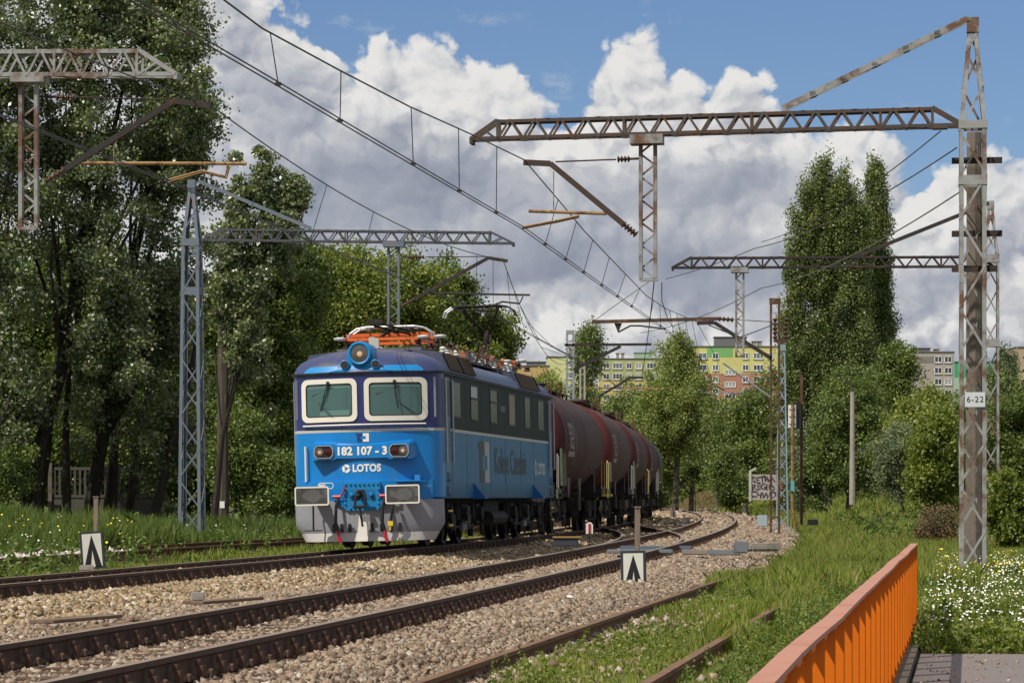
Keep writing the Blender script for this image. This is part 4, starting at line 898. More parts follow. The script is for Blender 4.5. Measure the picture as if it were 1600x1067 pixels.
# coupler plate
cp = MB(); cp.prism([Vector((x, -.10, z)) for x, z in [(-.36, 1.27), (.36, 1.27), (.36, .80), (.30, .73), (-.30, .73), (-.36, .80)]], (0, .12, 0)); cpl = B(cp, 'coupler_plate', p_plate)
cp = MB(); cp.prism([Vector((x, -.106, z)) for x, z in [(-.58, .93), (-.36, .93), (-.36, .79)]], (0, .05, 0)); cp.prism([Vector((x, -.106, z)) for x, z in [(.58, .93), (.36, .93), (.36, .79)]], (0, .05, 0)); cp.split('gusset', p_low, loco)
rc = MB(); rc.prism([Vector((x, -.104, z)) for x, z in rrect(-.26, .26, .93, 1.13, .06)], (0, .05, 0)); rc.build('coupler_recess', mat('recess_blue', (.0, .12, .30), .5), cpl)
bo = MB()
for i in range(8):
    for z in (1.235, .77) if i in (1, 6) or True else (): 
        if z > 1 or abs(-.31+i*.0886) < .29: bo.lathe([(.020, 0), (.020, -.03), (.012, -.035)], (-.31+i*.0886, -.10, z), 'y', 6)
for z in (.86, .95, 1.04, 1.13):
    for s in (-1, 1): bo.lathe([(.020, 0), (.020, -.03), (.012, -.035)], (s*.325, -.10, z), 'y', 6)
for s in (-1, 1): bo.lathe([(.05, 0), (.05, -.05), (.03, -.07)], (s*.19, -.10, 1.03), 'y', 6)
bo.build('bolt', p_plate, cpl)
hk = MB(); hk.tube([(-.02, -.10, 1.03), (-.02, -.30, 1.05), (-.02, -.38, 1.0), (-.02, -.34, .93)], [.05, .045, .04, .03], 8); B(hk, 'coupling_hook', dark_metal)
ch = MB()
for s in (-1, 1): ch.tube([(.02+s*.07, -.33, 1.08), (.03+s*.10, -.36, .95), (.0+s*.09, -.37, .80)], .024, 7)
ch.tube([(-.12, -.37, .80), (.12, -.37, .80)], .032, 8); ch.tube([(.10, -.33, 1.10), (-.04, -.33, 1.10)], .03, 7); ch.tube([(.0, -.37, .80), (.03, -.36, .62), (.05, -.34, .42)], .022, 6); B(ch, 'coupling_link', dark_metal)
dp = MB(); dp.prism([Vector((x, -.22, z)) for x, z in [(-.04, .62), (.17, .62), (.12, .14), (-.09, .14)]], (0, .02, 0)); B(dp, 'dangling_plate', mat('bare_plate', (.68, .66, .60), .55, 0, .4, .1, 8, (.3, .26, .22), .28, 14))
# buffers
for s in (-1, 1):
    bm_ = MB(); bm_.lathe([(.13, .30), (.13, -.18), (.10, -.18), (.10, -.55)], (s*.875, 0, 1.02), 'y', 14); bf = B(bm_, 'buffer', dark_metal, s=True)
    k = MB(); k.prism([Vector((s*.875+x, -.57, 1.02+z)) for x, z in rrect(-.325, .325, -.172, .172, .035)], (0, .035, 0)); k.build('buffer_head', buf_grease, bf)
    k = MB(); rg = random.Random(s+3); k.add([Vector((s*.875+.02+.19*math.cos(q)*rg.uniform(.8, 1.15), -.5715, 1.02+.125*math.sin(q)*rg.uniform(.8, 1.1))) for q in np.arange(16)*math.pi/8], [tuple(range(16))]); k.build('grease_patch', mat('grease_patch', (.10, .10, .098), .8, 0, .2, .35, 9), bf, fix=False)
    k = MB(); o_ = rrect(-.332, .332, -.18, .18, .04); i_ = rrect(-.305, .305, -.152, .152, .02)
    k.grid([[Vector((s*.875+x, -.565, 1.02+z)) for x, z in o_], [Vector((s*.875+x, -.578, 1.02+z)) for x, z in o_], [Vector((s*.875+x, -.578, 1.02+z)) for x, z in i_], [Vector((s*.875+x, -.569, 1.02+z)) for x, z in i_]], close=True); k.build('buffer_rim', p_cream, bf)
# brake hoses
for x, ym in ((-.47, 0), (.44, 0)):
    k = MB(); k.tube([(x+.02, -.12, .99), (x-.02, -.20, .80), (x-.03, -.20, .50), (x+.01, -.17, .32)], .032, 7); hs = B(k, 'brake_hose', black, s=True)
    k = MB(); k.tube([(x-.09, -.14, 1.0), (x+.07, -.14, 1.0)], .035, 7); k.tube([(x+.06, -.14, 1.0), (x+.13, -.16, 1.09), (x+.14, -.16, 1.20)], .018, 6); k.tube([(x+.01, -.17, .34), (x+.02, -.17, .22), (x+.06, -.17, .12)], .036, 7); k.split('hose_tap', red_m, hs)
k = MB(); k.tube([(.62, -.10, .9), (.61, -.16, .75), (.56, -.16, .52)], .026, 6); q = B(k, 'air_hose', black)
k = MB(); k.box((.56, -.17, .47), (.10, .05, .09)); k.tube([(.56, -.17, .45), (.55, -.17, .34)], .02, 6); k.build('hose_coupling', yellow_m, q)
k = MB(); k.tube([(-.95, -.1, .85), (-.95, -.12, .36)], .02, 5); k.bar((-1.12, -.12, .36), (-.78, -.12, .36), .05, .02); B(k, 'front_step', dark_metal)
# plough
pl = MB(); up_ = [(-1.46, .91), (1.46, .91)]
def plx(x): return fy(x)*.9-.02
prof = [(x, plx(x)) for x in np.linspace(-1.47, 1.47, 31)]
rows = []
for z, k in ((.92, 1.0), (.60, 1.0), (.46, 1.0), (.33, .945), (.30, .93)):
    rows.append([Vector((x*k, y-.0+(.92-z)*.08-.06, z)) for x, y in prof])
pl.grid(rows); B(pl, 'snow_plough', plow_m, s=True)
k = MB(); k.grid([[Vector((x*.93, y-.065+.05, .303)) for x, y in prof], [Vector((x*.87, y-.115+.05, .14)) for x, y in prof]]); B(k, 'plough_edge', plow_lo, s=True)
k = MB()
for x in (-.58, -.42, -.26, .18, .36, .53, .70):
    k.prism([Vector((x+a, plx(x)-.034, .40+b)) for a, b in rrect(-.033, .033, -.085, .085, .03, 3)], (0, .02, 0))
k.split('plough_slot', black, loco)
k = MB(); k.prism([Vector((x, -.115+fy(.83), z)) for x, z in rrect(-.98, -.70, 1.10, 1.20, .05)], (0, .0, .0)) if False else None
tx = MB(); add_text(tx, '800 kN', .085, lambda x, y: (x-.735, fy(-.735)-.075, 1.215+y), .003); 
ro, ri = rrect(-.90, -.57, 1.155, 1.275, .055), rrect(-.888, -.582, 1.167, 1.263, .045)
tx.grid([[Vector((x, fy(x)-.074, z)) for x, z in ro], [Vector((x, fy(x)-.074, z)) for x, z in ri]], close=True); tx.build('load_plate', white, loco, fix=False)
tx = MB(); add_text(tx, 'REV. DPOV Prerov 16.03.2012', .05, lambda x, y: (x*.8+1.05, fy(x*.8+1.05)-.076, 1.17+y)); tx.build('revision_note', mat('pale_blue', (.25, .42, .60), .6), loco, fix=False)

# panel seams and rivets on the body side
for X_, sd in ((HWID, 1), (-HWID, -1)):
    k = MB()
    for y in (1.72, 3.55, 5.6, 6.72, 8.95, 11.3, 13.55, 15.9): k.box((X_+sd*.001, y, 1.62), (.006, .010, 1.2)); k.box((X_+sd*.001, y, 2.82), (.006, .010, .98))
    tag(k.build('panel_seam', mat('seam', (.03, .07, .11), .8), loco), kind='stuff')
# sides
WIN = [(1.82, 2.95), (4.18, 5.24), (6.83, 7.9), (9.53, 10.66), (12.1, 13.1), (14.35, 15.45)]
for sd in (1, -1):
    X = sd*HWID
    for i, (a, b) in enumerate(WIN):
        zb, zt = 2.52, 3.25; k = MB(); e = .03
        k.grid([[Vector((X, y, z)) for y, z in rrect(a, b, zb, zt, .06)], [Vector((X+sd*.012, y, z)) for y, z in rrect(a, b, zb, zt, .06)], [Vector((X+sd*.012, y, z)) for y, z in rrect(a+e, b-e, zb+e, zt-e, .04)]], close=True)
        if i in (1, 2): k.box((X+sd*.01, (a+b)/2, 2.97), (.03, b-a, .035))
        g = MB(); g.add([Vector((X+sd*.004, y, z)) for y, z in rrect(a+e, b-e, zb+e, zt-e, .04)], [tuple(range(24))]); q = g.build('side_window', glass_side, loco, fix=False)
        k.build('window_frame', mat('window_rubber', (.03, .035, .035), .6), q)
        if i == 1:
            g = MB(); g.add([Vector((X+sd*.007, y, z)) for y, z in ((a+.04, 2.99), (b-.25, 2.99), (b-.25, 3.21), (a+.04, 3.21))], [(0, 1, 2, 3)]); g.build('blind', mat('blind_grey', (.42, .44, .46), .5), q)
        if i == 3:
            g = MB(); g.add([Vector((X+sd*.007, y, z)) for y, z in ((a+.06, 2.56), (b-.3, 2.56), (b-.2, 2.8), (b-.4, 3.0), (b-.2, 3.2), (a+.15, 3.2), (a+.25, 2.9))], [tuple(range(7))]); g.build('curtain', mat('curtain_beige', (.30, .25, .18), .9), q)
    for a, b in ((.95, 1.55), (15.75, 16.35)) if False else ((.86, 1.05), (16.45, 17.0)): pass
    for y0 in (.92, 16.15):
        k = MB(); k.prism([Vector((X, y0, 1.0)), Vector((X, y0+.62, 1.0)), Vector((X, y0+.62, 3.28)), Vector((X, y0, 3.28))], (-sd*.0, 0, 0)) if False else None
        d = MB(); d.box((X+sd*.002, y0+.31, 2.28), (.012, .60, 2.0)); dr = d.build('cab_door', [mat('door_blue', (.055, .15, .26), .45, 0, .5, .15, 3, (.03, .05, .08), .4, 3)], loco)
        g = MB(); g.box((X+sd*.010, y0+.31, 2.88), (.008, .42, .70)); g.build('door_window', black, dr)
        for yy in (y0-.06, y0+.72):
            g = MB(); g.tube([(X+.05*(sd > 0)-.005, yy, 1.62), (X+.05*(sd > 0)-.005, yy, 3.25)], .022, 6); g.bar((X, yy, 1.64), (X+.05*sd*(sd > 0), yy, 1.64), .025, .025) if sd > 0 else None; g.bar((X, yy, 3.23), (X+.05*(sd > 0), yy, 3.23), .025, .025) if sd > 0 else None; g.build('door_handrail', galv, loco)
        for z in (1.36, 1.08):
            g = MB(); g.box((X+sd*.005, y0+.33, z), (.03, .34, .15)); g.box((X+sd*.03, y0+.33, z-.08), (.07, .34, .02)); g.build('recessed_step', mat('step_blue', (.01, .05, .16), .5), loco)
        g = MB()
        for z in (.66, .38): g.box((X-sd*.06, y0+.33, z), (.16, .46, .03))
        for yy in (y0+.1, y0+.56): g.bar((X-sd*.10, yy, .93), (X-sd*.10, yy, .36), .02, .05)
        s_ = g.build('ladder', dark_metal, loco)
        g = MB()
        for z in (.685, .405): g.box((X+sd*.025, y0+.33, z), (.02, .46, .035))
        g.split('step_edge', yellow_m, s_)
    for yy in (4.3, 13.2):
        g = MB(); g.prism([Vector((X+sd*.01, yy, 1.25)), Vector((X+sd*.26, yy, .93)), Vector((X+sd*.01, yy, .93))], (0, .05, 0)); g.box((X+sd*.13, yy+.1, .93), (.26, .5, .03)); g.build('jacking_bracket', mat('bracket_blue', (.0, .10, .30), .45), loco)
    # lettering on the side; u runs away from the camera on the right hand side
    def sf(c, z0, X=X, sd=sd): return lambda x, y: (X+sd*.006, c+sd*x, z0+y)
    tx = MB(); add_text(tx, 'Koleje Czeskie', .78, sf(9.75, 1.70), .012, 1.06, 1.0); faded = mat('faded_lettering', (.085, .10, .085), .7, 0, .3, .2, 6); tx.build('lettering', faded, loco, fix=False)
    tx = MB(); cd_logo(tx, sf(5.85, 1.68), 1.55, .86); tx.build('emblem', [faded, mat('faded_white', (.36, .39, .37), .7, 0, .3, .15, 5)], loco, fix=False)
    tx = MB(); add_text(tx, 'LOTOS', .36, sf(14.75, 1.60), .02, 1.05); lotos_logo(tx, sf(13.75, 1.62), .19); tx.build('lettering', mat('side_white', (.42, .50, .55), .7), loco, fix=False)
    tx = MB(); add_text(tx, '182 107-3', .17, sf(8.7, 2.86), .004); tx.build('number', mat('side_number', (.30, .33, .33), .7), loco, fix=False)
    # louvre boxes in the roof shoulder and bright shoulder panels
    for a, b in ((1.5, 5.0), (11.4, 14.9)):
        g = MB(); poly = [Vector((sd*1.485, a, 3.40)), Vector((sd*1.30, a, 3.80)), Vector((sd*.75, a, 3.86)), Vector((sd*.75, a, 3.40))]; g.prism(poly, (0, b-a, 0)); lv = g.build('louvre_housing', p_roof2, loco)
        g = MB(); g.add([Vector((sd*1.478, a+.25, 3.44)), Vector((sd*1.478, b-.2, 3.44)), Vector((sd*1.318, b-.2, 3.785)), Vector((sd*1.318, a+.25, 3.785))], [(0, 1, 2, 3)]); 
        o = g.build('louvre_panel', black, lv, fix=False); o.location = (sd*.006, 0, .003)
        g = MB()
        for i in range(11):
            y = a+.3+(b-a-.55)*i/10; g.bar((sd*1.50, y, 3.44), (sd*1.34, y, 3.79), .05, .04)
        tag(g.build('louvre_slats', louvre_m, lv), kind='stuff')
    g = MB(); rows = []
    for y in (5.1, 7, 9, 11.3): rows.append([Vector((sd*(w+.004), y, z+.006)) for w, i_, z in ROOF[3:9]])
    g.grid(rows); g.build('shoulder_panel', p_roof2, loco, True, fix=False)
# roof deck, pantographs and roof gear
g = MB(); g.box((0, LEN/2, 3.90), (1.7, 13.6, .06)); B(g, 'roof_deck', mat('deck', (.10, .10, .11), .8))
def insulator(mb, c, r=.085, h=.16, n=3):
    for i in range(n): mb.lathe([(r*.5, 0), (r, .01), (r, .025), (r*.5, h/n)], (c[0], c[1], c[2]+i*h/n), 'z', 10)
def pantograph(y0, raised):
    r = MB()
    for x in (-.62, .62): r.box((x, y0, 4.15), (.06, 1.9, .05))
    for y in (-.85, .85): r.box((0, y0+y, 4.16), (1.9 if y < 0 else 1.5, .08, .06))
    if not raised:
        r.bar((-.95, y0-.3, 4.27), (.85, y0-.1, 4.29), .07, .07)
    p = B(r, 'pantograph_folded' if not raised else 'pantograph_raised', orange_m)
    k = MB()
    for x in (-.8, .62, 1.0):
        for y in (-.8, .8): insulator(k, (x, y0+y, 3.99), .09, .15, 2)
    k.split('insulator', ins_m, p)
    k = MB()
    for x in (-.95, .75, 1.1): k.lathe([(.10, 0), (.13, .03), (.13, .05), (.06, .07)], (x, y0-.95, 4.14), 'z', 14)
    k.split('insulator_cap', ins_white, p)
    a = MB(); hd = MB()
    if raised:
        zt = 5.55; kn = (.0, y0+1.05, 4.98); a.tube([(0, y0-.1, 4.2), kn], [.075, .06], 8); a.tube([(.12, y0, 4.2), (.1, kn[1], kn[2]-.05)], .02, 5)
        for s in (-1, 1): a.tube([(s*.06, kn[1], kn[2]), (s*.42, y0+.0, zt-.10)], .028, 6)
        a.tube([(-.42, y0, zt-.10), (.42, y0, zt-.10)], .02, 6)
        yh = y0
    else:
        zt = 4.42; yh = y0-.35
        for s in (-1, 1): a.tube([(s*.10, y0-.6, 4.3), (s*.06, y0+.9, 4.40)], .03, 6)
        a.tube([(-.25, y0-.9, 4.42), (.35, y0-.2, 4.28)], .025, 5); a.tube([(-.1, y0-.9, 4.46), (.5, y0-.1, 4.30)], .025, 5); a.box((-.22, y0-.95, 4.5), (.3, .12, .10)); a.tube([(.1, y0-.4, 4.45), (-.2, y0-.5, 4.22)], .04, 6)
    a.build('arm', dark_metal, p)
    hx = [(-.87, -.26), (-.82, -.12), (-.68, -.03), (-.5, 0), (.5, 0), (.68, -.03), (.82, -.12), (.87, -.26)]
    for dy in (-.16, .16):
        hd.tube([(x, yh+dy, zt+z) for x, z in hx], [.018, .02, .022, .026, .026, .022, .02, .018], 6)
    for x in (-.5, .5): hd.bar((x, yh-.16, zt-.04), (x, yh+.16, zt-.04), .03, .03)
    if raised:
        for s in (-1, 1): hd.box((s*.42, yh, zt-.07), (.05, .3, .12))
    hd.build('collector_head', galv if not raised else dark_metal, p)
    k = MB()
    for dy in (-.16, .16): k.tube([(-.87, yh+dy, zt-.26), (-.82, yh+dy, zt-.12), (-.66, yh+dy, zt-.02)], .028, 6)
    k.split('head_horn', galv, p)
pantograph(3.8, False); pantograph(15.3, True)
g = MB(); g.prism([Vector((-.20, 2.0, 3.86)), Vector((.0, 2.0, 3.86)), Vector((.0, 2.0, 4.12)), Vector((-.14, 2.0, 4.16)), Vector((-.20, 2.0, 4.14))], (0, .1, 0)); B(g, 'horn_cover', mat('putty', (.42, .40, .34), .6))
g = MB(); g.tube([(1.0, 4.4, 4.12), (.9, 5.6, 4.1), (.92, 6.3, 4.02)], .02, 6); g.tube([(-.6, 4, 4.1), (-.6, 14, 4.1)], .02, 6); B(g, 'roof_cable', black)
g = MB(); g.tube([(.95, 5.8, 4.12), (.9, 9.4, 4.06), (.92, 14.0, 4.08)], .032, 8); B(g, 'busbar', ochre_pipe)
g = MB()
rr = random.Random(4)
for y in (4.6, 5.4, 6.2, 8.2, 9.8, 11.4, 12.6, 13.4): insulator(g, (.9+rr.uniform(-.1, .1), y, 3.88), .07, .18, 3); insulator(g, (-.5, y+.2, 3.92), .07, .18, 3)
g.split('roof_insulator', ins_white, loco)
g = MB()
for i in range(34):
    y = rr.uniform(6.6, 13.6); x = rr.uniform(.2, 1.0); a = Vector((x, y, 3.92)); b = a+Vector((rr.uniform(-.3, .3), rr.uniform(-.7, .7), rr.uniform(.08, .30))); g.tube([a, a.lerp(b, .5)+Vector((0, 0, .08)), b], .022, 5)
for i in range(8): g.box((rr.uniform(.2, .95), rr.uniform(7, 13.2), 4.0), (.14, .3, .14))
tag(B(g, 'roof_wiring', copper), kind='stuff')
g = MB()
for i in range(12): g.box((rr.uniform(.3, 1.0), rr.uniform(7, 13.4), 3.99), (.1, .25, .12))
for x in (.35, -.35): g.box((x, 9.3, 3.99), (.25, 2.6, .16))
g.split('roof_box', mat('box_grey', (.28, .30, .33), .6), loco)
# bogies
def wheelset(parent, y, r=.61, hubm=wheel_m):
    w = MB()
    for s in (-1, 1): w.lathe([(r+.03, -.03*s), (r+.03, 0), (r, .01*s), (r, .11*s), (r-.07, .12*s), (r-.08, .07*s), (.16, .07*s), (.15, .14*s), (.02, .14*s)], (s*.72, y, r), 'x', 28)
    w.lathe([(.09, -.72), (.09, .72)], (0, y, r), 'x', 10); return w.build('wheelset', hubm, parent, True)
for yc in (4.35, 13.25):
    bg = MB()
    for s in (-1, 1):
        bg.box((s*1.06, yc, .72), (.12, 5.0, .22)); bg.box((s*1.10, yc-2.4, .60), (.10, .5, .35)); bg.box((s*1.10, yc+2.4, .60), (.10, .5, .35))
        for dy in (-1.95, 0, 1.95):
            bg.box((s*1.14, yc+dy, .61), (.20, .42, .40)); bg.lathe([(.15, 0), (.15, .10*s), (.08, .12*s)], (s*1.24, yc+dy, .61), 'x', 12)
            for q in (-.34, .34): bg.lathe([(.085, -.0), (.085, .34)], (s*1.15, yc+dy+q, .50), 'z', 8)
        bg.box((s*1.16, yc-.98, .45), (.10, .5, .30)); bg.box((s*1.16, yc+.98, .45), (.10, .5, .30)); bg.tube([(s*1.2, yc-1.6, .35), (s*1.2, yc+1.6, .35)], .03, 6)
        for dy in (-2.75, -1.2, 1.2, 2.75): bg.tube([(s*1.17, yc+dy, .85), (s*1.19, yc+dy, .22)], .025, 5); bg.box((s*.95, yc+dy, .28), (.10, .12, .30))
    bo_ = B(bg, 'bogie', dark_metal)
    for dy in (-1.95, 0, 1.95): wheelset(bo_, yc+dy)
    for s in (-1, 1):
        k = MB(); k.box((s*1.25, yc+.2, .60), (.10, .62, .34)); k.build('sand_box', mat('sandbox', (.05, .05, .05), .6, 0, .3, .5, 14, (.22, .21, .2), .3, 18), bo_)
        k = MB(); k.box((s*1.22, yc+.1, .36), (.08, .5, .16)); k.build('brake_lever', mat('lever_grey', (.15, .145, .14), .7), bo_)
k = MB(); k.box((0, 8.8, .62), (2.3, 2.2, .5)); 
for s in (-1, 1): k.tube([(s*1.2, 7.8, .5), (s*1.2, 9.9, .5)], .16, 10)
k.split('equipment_box', dark_metal, loco)

# ------------------------------------------------------------------ tank wagons
def tank_paint(name, a, b, dirt):
    m = bpy.data.materials.new(name); m.use_nodes = True; t = m.node_tree; p = t.nodes['Principled BSDF']
    tc = N(t, 'ShaderNodeTexCoord'); sp = N(t, 'ShaderNodeSeparateXYZ'); L(t, tc.outputs['Object'], sp.inputs[0])
    mp = N(t, 'ShaderNodeMapping'); mp.inputs['Scale'].default_value = (1, 1.5, .3); L(t, tc.outputs['Object'], mp.inputs[0])
    n1 = noise(t, mp.outputs[0], 2.2, 6, .65); n2 = noise(t, tc.outputs['Object'], .8, 4, .6)
    c = mixc(t, smooth(t, n1, .3, .7), a, b)
    # road dirt: a band round the barrel that does not reach the ends
    c = mixc(t, M2(t, 'MULTIPLY', smooth(t, sp.outputs[1], 2.3, 3.2), M2(t, 'MULTIPLY_ADD', n2, .5, .50), clamp=True), c, dirt)
    L(t, c, p.inputs['Base Color']); p.inputs['Roughness'].default_value = .7; p.inputs['Specular IOR Level'].default_value = .18; MATS[name] = m; return m
tank_red = tank_paint('tank_red', (.055, .016, .016), (.080, .022, .021), (.075, .048, .042))
tank_bright = tank_paint('tank_bright_red', (.085, .022, .019), (.115, .030, .025), (.085, .055, .047))
tank_black = mat('tank_black', (.018, .018, .022), .4, 0, .5, .3, 3)
strap_m = mat('tank_dark_band', (.045, .030, .028), .7)
frame_m = mat('wagon_frame', (.025, .020, .017), .85, 0, .3, .4, 5, (.06, .045, .035), .35, 4)
olive_board = mat('wagon_board', (.085, .105, .06), .8, 0, .3, .3, 5, (.05, .045, .035), .4, 6)
text_m = mat('wagon_lettering', (.26, .22, .20), .7)
def wagon(y0, y1, label, m, extra):
    loc, rot = rail_pose(y0, y1); Lw = math.dist(loc[:2], (float(XA(y1)), y1))-.0; r = empty('tank_wagon', label, 'tank wagon', loc, 0, 'tank wagons behind the locomotive'); r.rotation_euler = rot
    a, b = .95, Lw-.95; c, R = 2.42, 1.43; mb = MB(); prof = [(0.02, a-.0)]
    for i in range(1, 8): t_ = i/7*math.pi/2; prof.append((R*math.sin(t_), a+.55*(1-math.cos(t_))))
    mid = (a+b)/2; prof.append((R+.03, mid))
    for i in range(7, 0, -1): t_ = i/7*math.pi/2; prof.append((R*math.sin(t_), b-.55*(1-math.cos(t_))))
    prof.append((.02, b)); mb.lathe(prof, (0, 0, c), 'y', 40); tk = mb.build('tank', m, r, True)
    k = MB()
    for y in (a+.62, mid, b-.62): 
        ring = []
        for i in range(41):
            t_ = 2*math.pi*i/40; ring.append((t_))
        k.lathe([(R+.045, y-.05), (R+.045, y+.05)], (0, 0, c), 'y', 40)
    k.f = [f for f in k.f if len(f) == 4]; k.m = k.m[:len(k.f)]; k.split('tank_band', strap_m, tk)
    k = MB(); k.lathe([(R+.02, a+3.55), (R+.02, a+3.62)], (0, 0, c), 'y', 40); k.f = [f for f in k.f if len(f) == 4]; k.m = k.m[:len(k.f)]; k.build('white_ring', mat('ring_white', (.24, .21, .20), .6), tk)
    k = MB(); k.lathe([(.34, 0), (.34, .22), (.40, .24), (.40, .28), (.05, .33)], (0, mid, c+R-.03), 'z', 18); k.build('manhole', strap_m, tk)
    k = MB(); 
    for s in (-1, 1):
        k.bar((s*.32, a+1.0, c+R+.06), (s*.32, b-1.0, c+R+.06), .30, .03); 
        for y in np.arange(a+1.2, b-1, 1.1): k.bar((s*.45, y, c+R-.12), (s*.45, y, c+R+.09), .04, .05)
    for y in (mid-1.3, mid+1.3):
        for s in (-1, 1): k.tube([(s*.55, y, c+R-.1), (s*.6, y, c+R+.30), (s*.6, y+.8, c+R+.30), (s*.55, y+.8, c+R-.1)], .02, 5)
    k.build('walkway', rust, r)
    for s in (-1, 1):
        k = MB(); k.box((s*.55, Lw/2, 1.10), (.14, Lw-.6, .26)); 
        for y in np.linspace(a+1.2, b-1.2, 5): k.prism([Vector((s*.62, y-.3, 1.2)), Vector((s*.62, y+.3, 1.2)), Vector((s*1.30, y+.12, 1.75)), Vector((s*1.30, y-.12, 1.75))], (s*-.05, 0, .04))
        k.build('sole_bar', frame_m, r)
    k = MB()
    for y in (.35, Lw-.35): k.box((0, y, 1.10), (2.5, .22, .32))
    for y in (2.7, Lw-2.7): k.box((0, y, 1.35), (2.5, .5, .5)); 
    k.split('headstock', frame_m, r)
    k = MB(); yy = mid
    for s in (-1, 1):
        k.prism([Vector((s*1.05, mid-2.0, 1.60)), Vector((s*1.05, mid-1.0, 1.60)), Vector((s*1.05, mid-1.45, .95)), Vector((s*1.05, mid-1.7, .95))], (s*.05, 0, 0))
        k.prism([Vector((s*1.05, mid+2.0, 1.60)), Vector((s*1.05, mid+1.0, 1.60)), Vector((s*1.05, mid+1.45, .95)), Vector((s*1.05, mid+1.7, .95))], (s*.05, 0, 0))
    k.split('saddle', mat('saddle_brown', (.13, .10, .085), .8, 0, .3, .2, 4), r)
    for ysg in (0, 1):
        for s in (-1, 1):
            k = MB(); ye = .5 if ysg == 0 else Lw-.5; 
            k.tube([(s*1.34, ye, 1.0), (s*1.36, ye, 1.95), (s*1.30, ye+(.25 if ysg == 0 else -.25), 2.05), (s*1.28, ye+(.25 if ysg == 0 else -.25), 1.2)], .016, 5)
            k.build('hand_rail', mat('rail_yellow', (.36, .27, .11), .6) if (extra+ysg) % 2 else mat('rail_grey', (.22, .20, .20), .6), r)
            k = MB(); k.bar((s*1.3, ye-.1, 1.0), (s*1.3, ye-.1, .45), .03, .04); k.bar((s*1.3, ye+.3, 1.0), (s*1.3, ye+.3, .45), .03, .04); k.box((s*1.32, ye+.1, .47), (.3, .45, .03)); st_ = k.build('foot_step', frame_m, r); k = MB(); k.box((s*1.36, ye+.1, 1.0), (.16, .62, .07)); k.build('step_edge', yellow_m if extra in (0, 1) and ysg == (extra == 0) else frame_m, st_)
    k = MB(); k.box((1.36, 1.65, 1.72), (.05, 1.1, .95) if extra % 2 == 0 else (.05, .7, .6)); k.box((1.34, .6, 1.04), (.05, 1.0, .24)); k.build('side_board', olive_board, r)
    tx = MB()
    def wrap(y0_, z0_):
        def fn(x, y):
            th = (z0_+y-c)/R; return (math.cos(th)*(R+.012), y0_+x, c+math.sin(th)*(R+.012))
        return fn
    add_text(tx, 'LOTOS', .42, wrap(a+2.55, 2.72), .02); add_text(tx, 'KOLEJ', .42, wrap(a+2.55, 2.36), .02)
    tx.add([wrap(a+2.55, 2.08)(x, y) for x, y in ((-.8, -.07), (.8, -.07), (.8, .07), (-.8, .07))], [(0, 1, 2, 3)]); tx.build('lettering', text_m, r, fix=False)
    for yc in (2.7, Lw-2.7):
        bg = MB()
        for s in (-1, 1):
            bg.prism([Vector((s*1.0, yc-1.25, .62)), Vector((s*1.0, yc-.3, .42)), Vector((s*1.0, yc+.3, .42)), Vector((s*1.0, yc+1.25, .62)), Vector((s*1.0, yc+.6, .86)), Vector((s*1.0, yc-.6, .86))], (s*.09, 0, 0))
            for dy in (-.92, .92): bg.box((s*1.07, yc+dy, .50), (.2, .32, .34)); bg.lathe([(.09, 0), (.09, .3)], (s*1.1, yc+dy-.25, .55), 'z', 8); bg.lathe([(.09, 0), (.09, .3)], (s*1.1, yc+dy+.25, .55), 'z', 8)
            bg.box((s*1.05, yc, .6), (.16, .35, .4)); bg.tube([(s*1.12, yc-1.5, .32), (s*1.12, yc+1.5, .32)], .025, 5)
        bg.box((0, yc, .75), (2.0, .4, .25)); bo2 = bg.build('bogie', frame_m, r)
        for dy in (-.92, .92): wheelset(bo2, yc+dy, .46)
    for ysg, dr in ((0, -1), (Lw, 1)):
        for s in (-1, 1):
            k = MB(); k.lathe([(.12, 0), (.12, .25*dr), (.09, .25*dr), (.09, .5*dr), (.23, .5*dr), (.23, .55*dr)], (s*.875, ysg-dr*.45, 1.05), 'y', 14); k.build('buffer', frame_m, r)
    k = MB(); k.tube([(0, .3, 1.03), (0, -.35, .95)], .04, 6); k.build('coupling', frame_m, r)
    k = MB(); k.box((0, mid, .75), (1.2, 1.6, .4)); k.tube([(-1.0, mid-2, .8), (1.0, mid-2, .8)], .06, 6); k.box((1.0, mid+.9, .8), (.3, .8, .45)); k.build('brake_gear', frame_m, r)
    return r
for i, (lab, m) in enumerate([('dark red tank wagon with white ring, coupled right behind the blue locomotive', tank_red), ('second tank wagon from the locomotive, with a brighter red front end', tank_bright),
                              ('third tank wagon from the locomotive, in the bend', tank_bright), ('fourth tank wagon from the locomotive, in the bend', tank_bright), ('last visible tank wagon with a black barrel at the tail of the train', tank_black)]):
    wagon(79.3+i*15.0, 79.3+(i+1)*15.0-.75, lab, m, i)
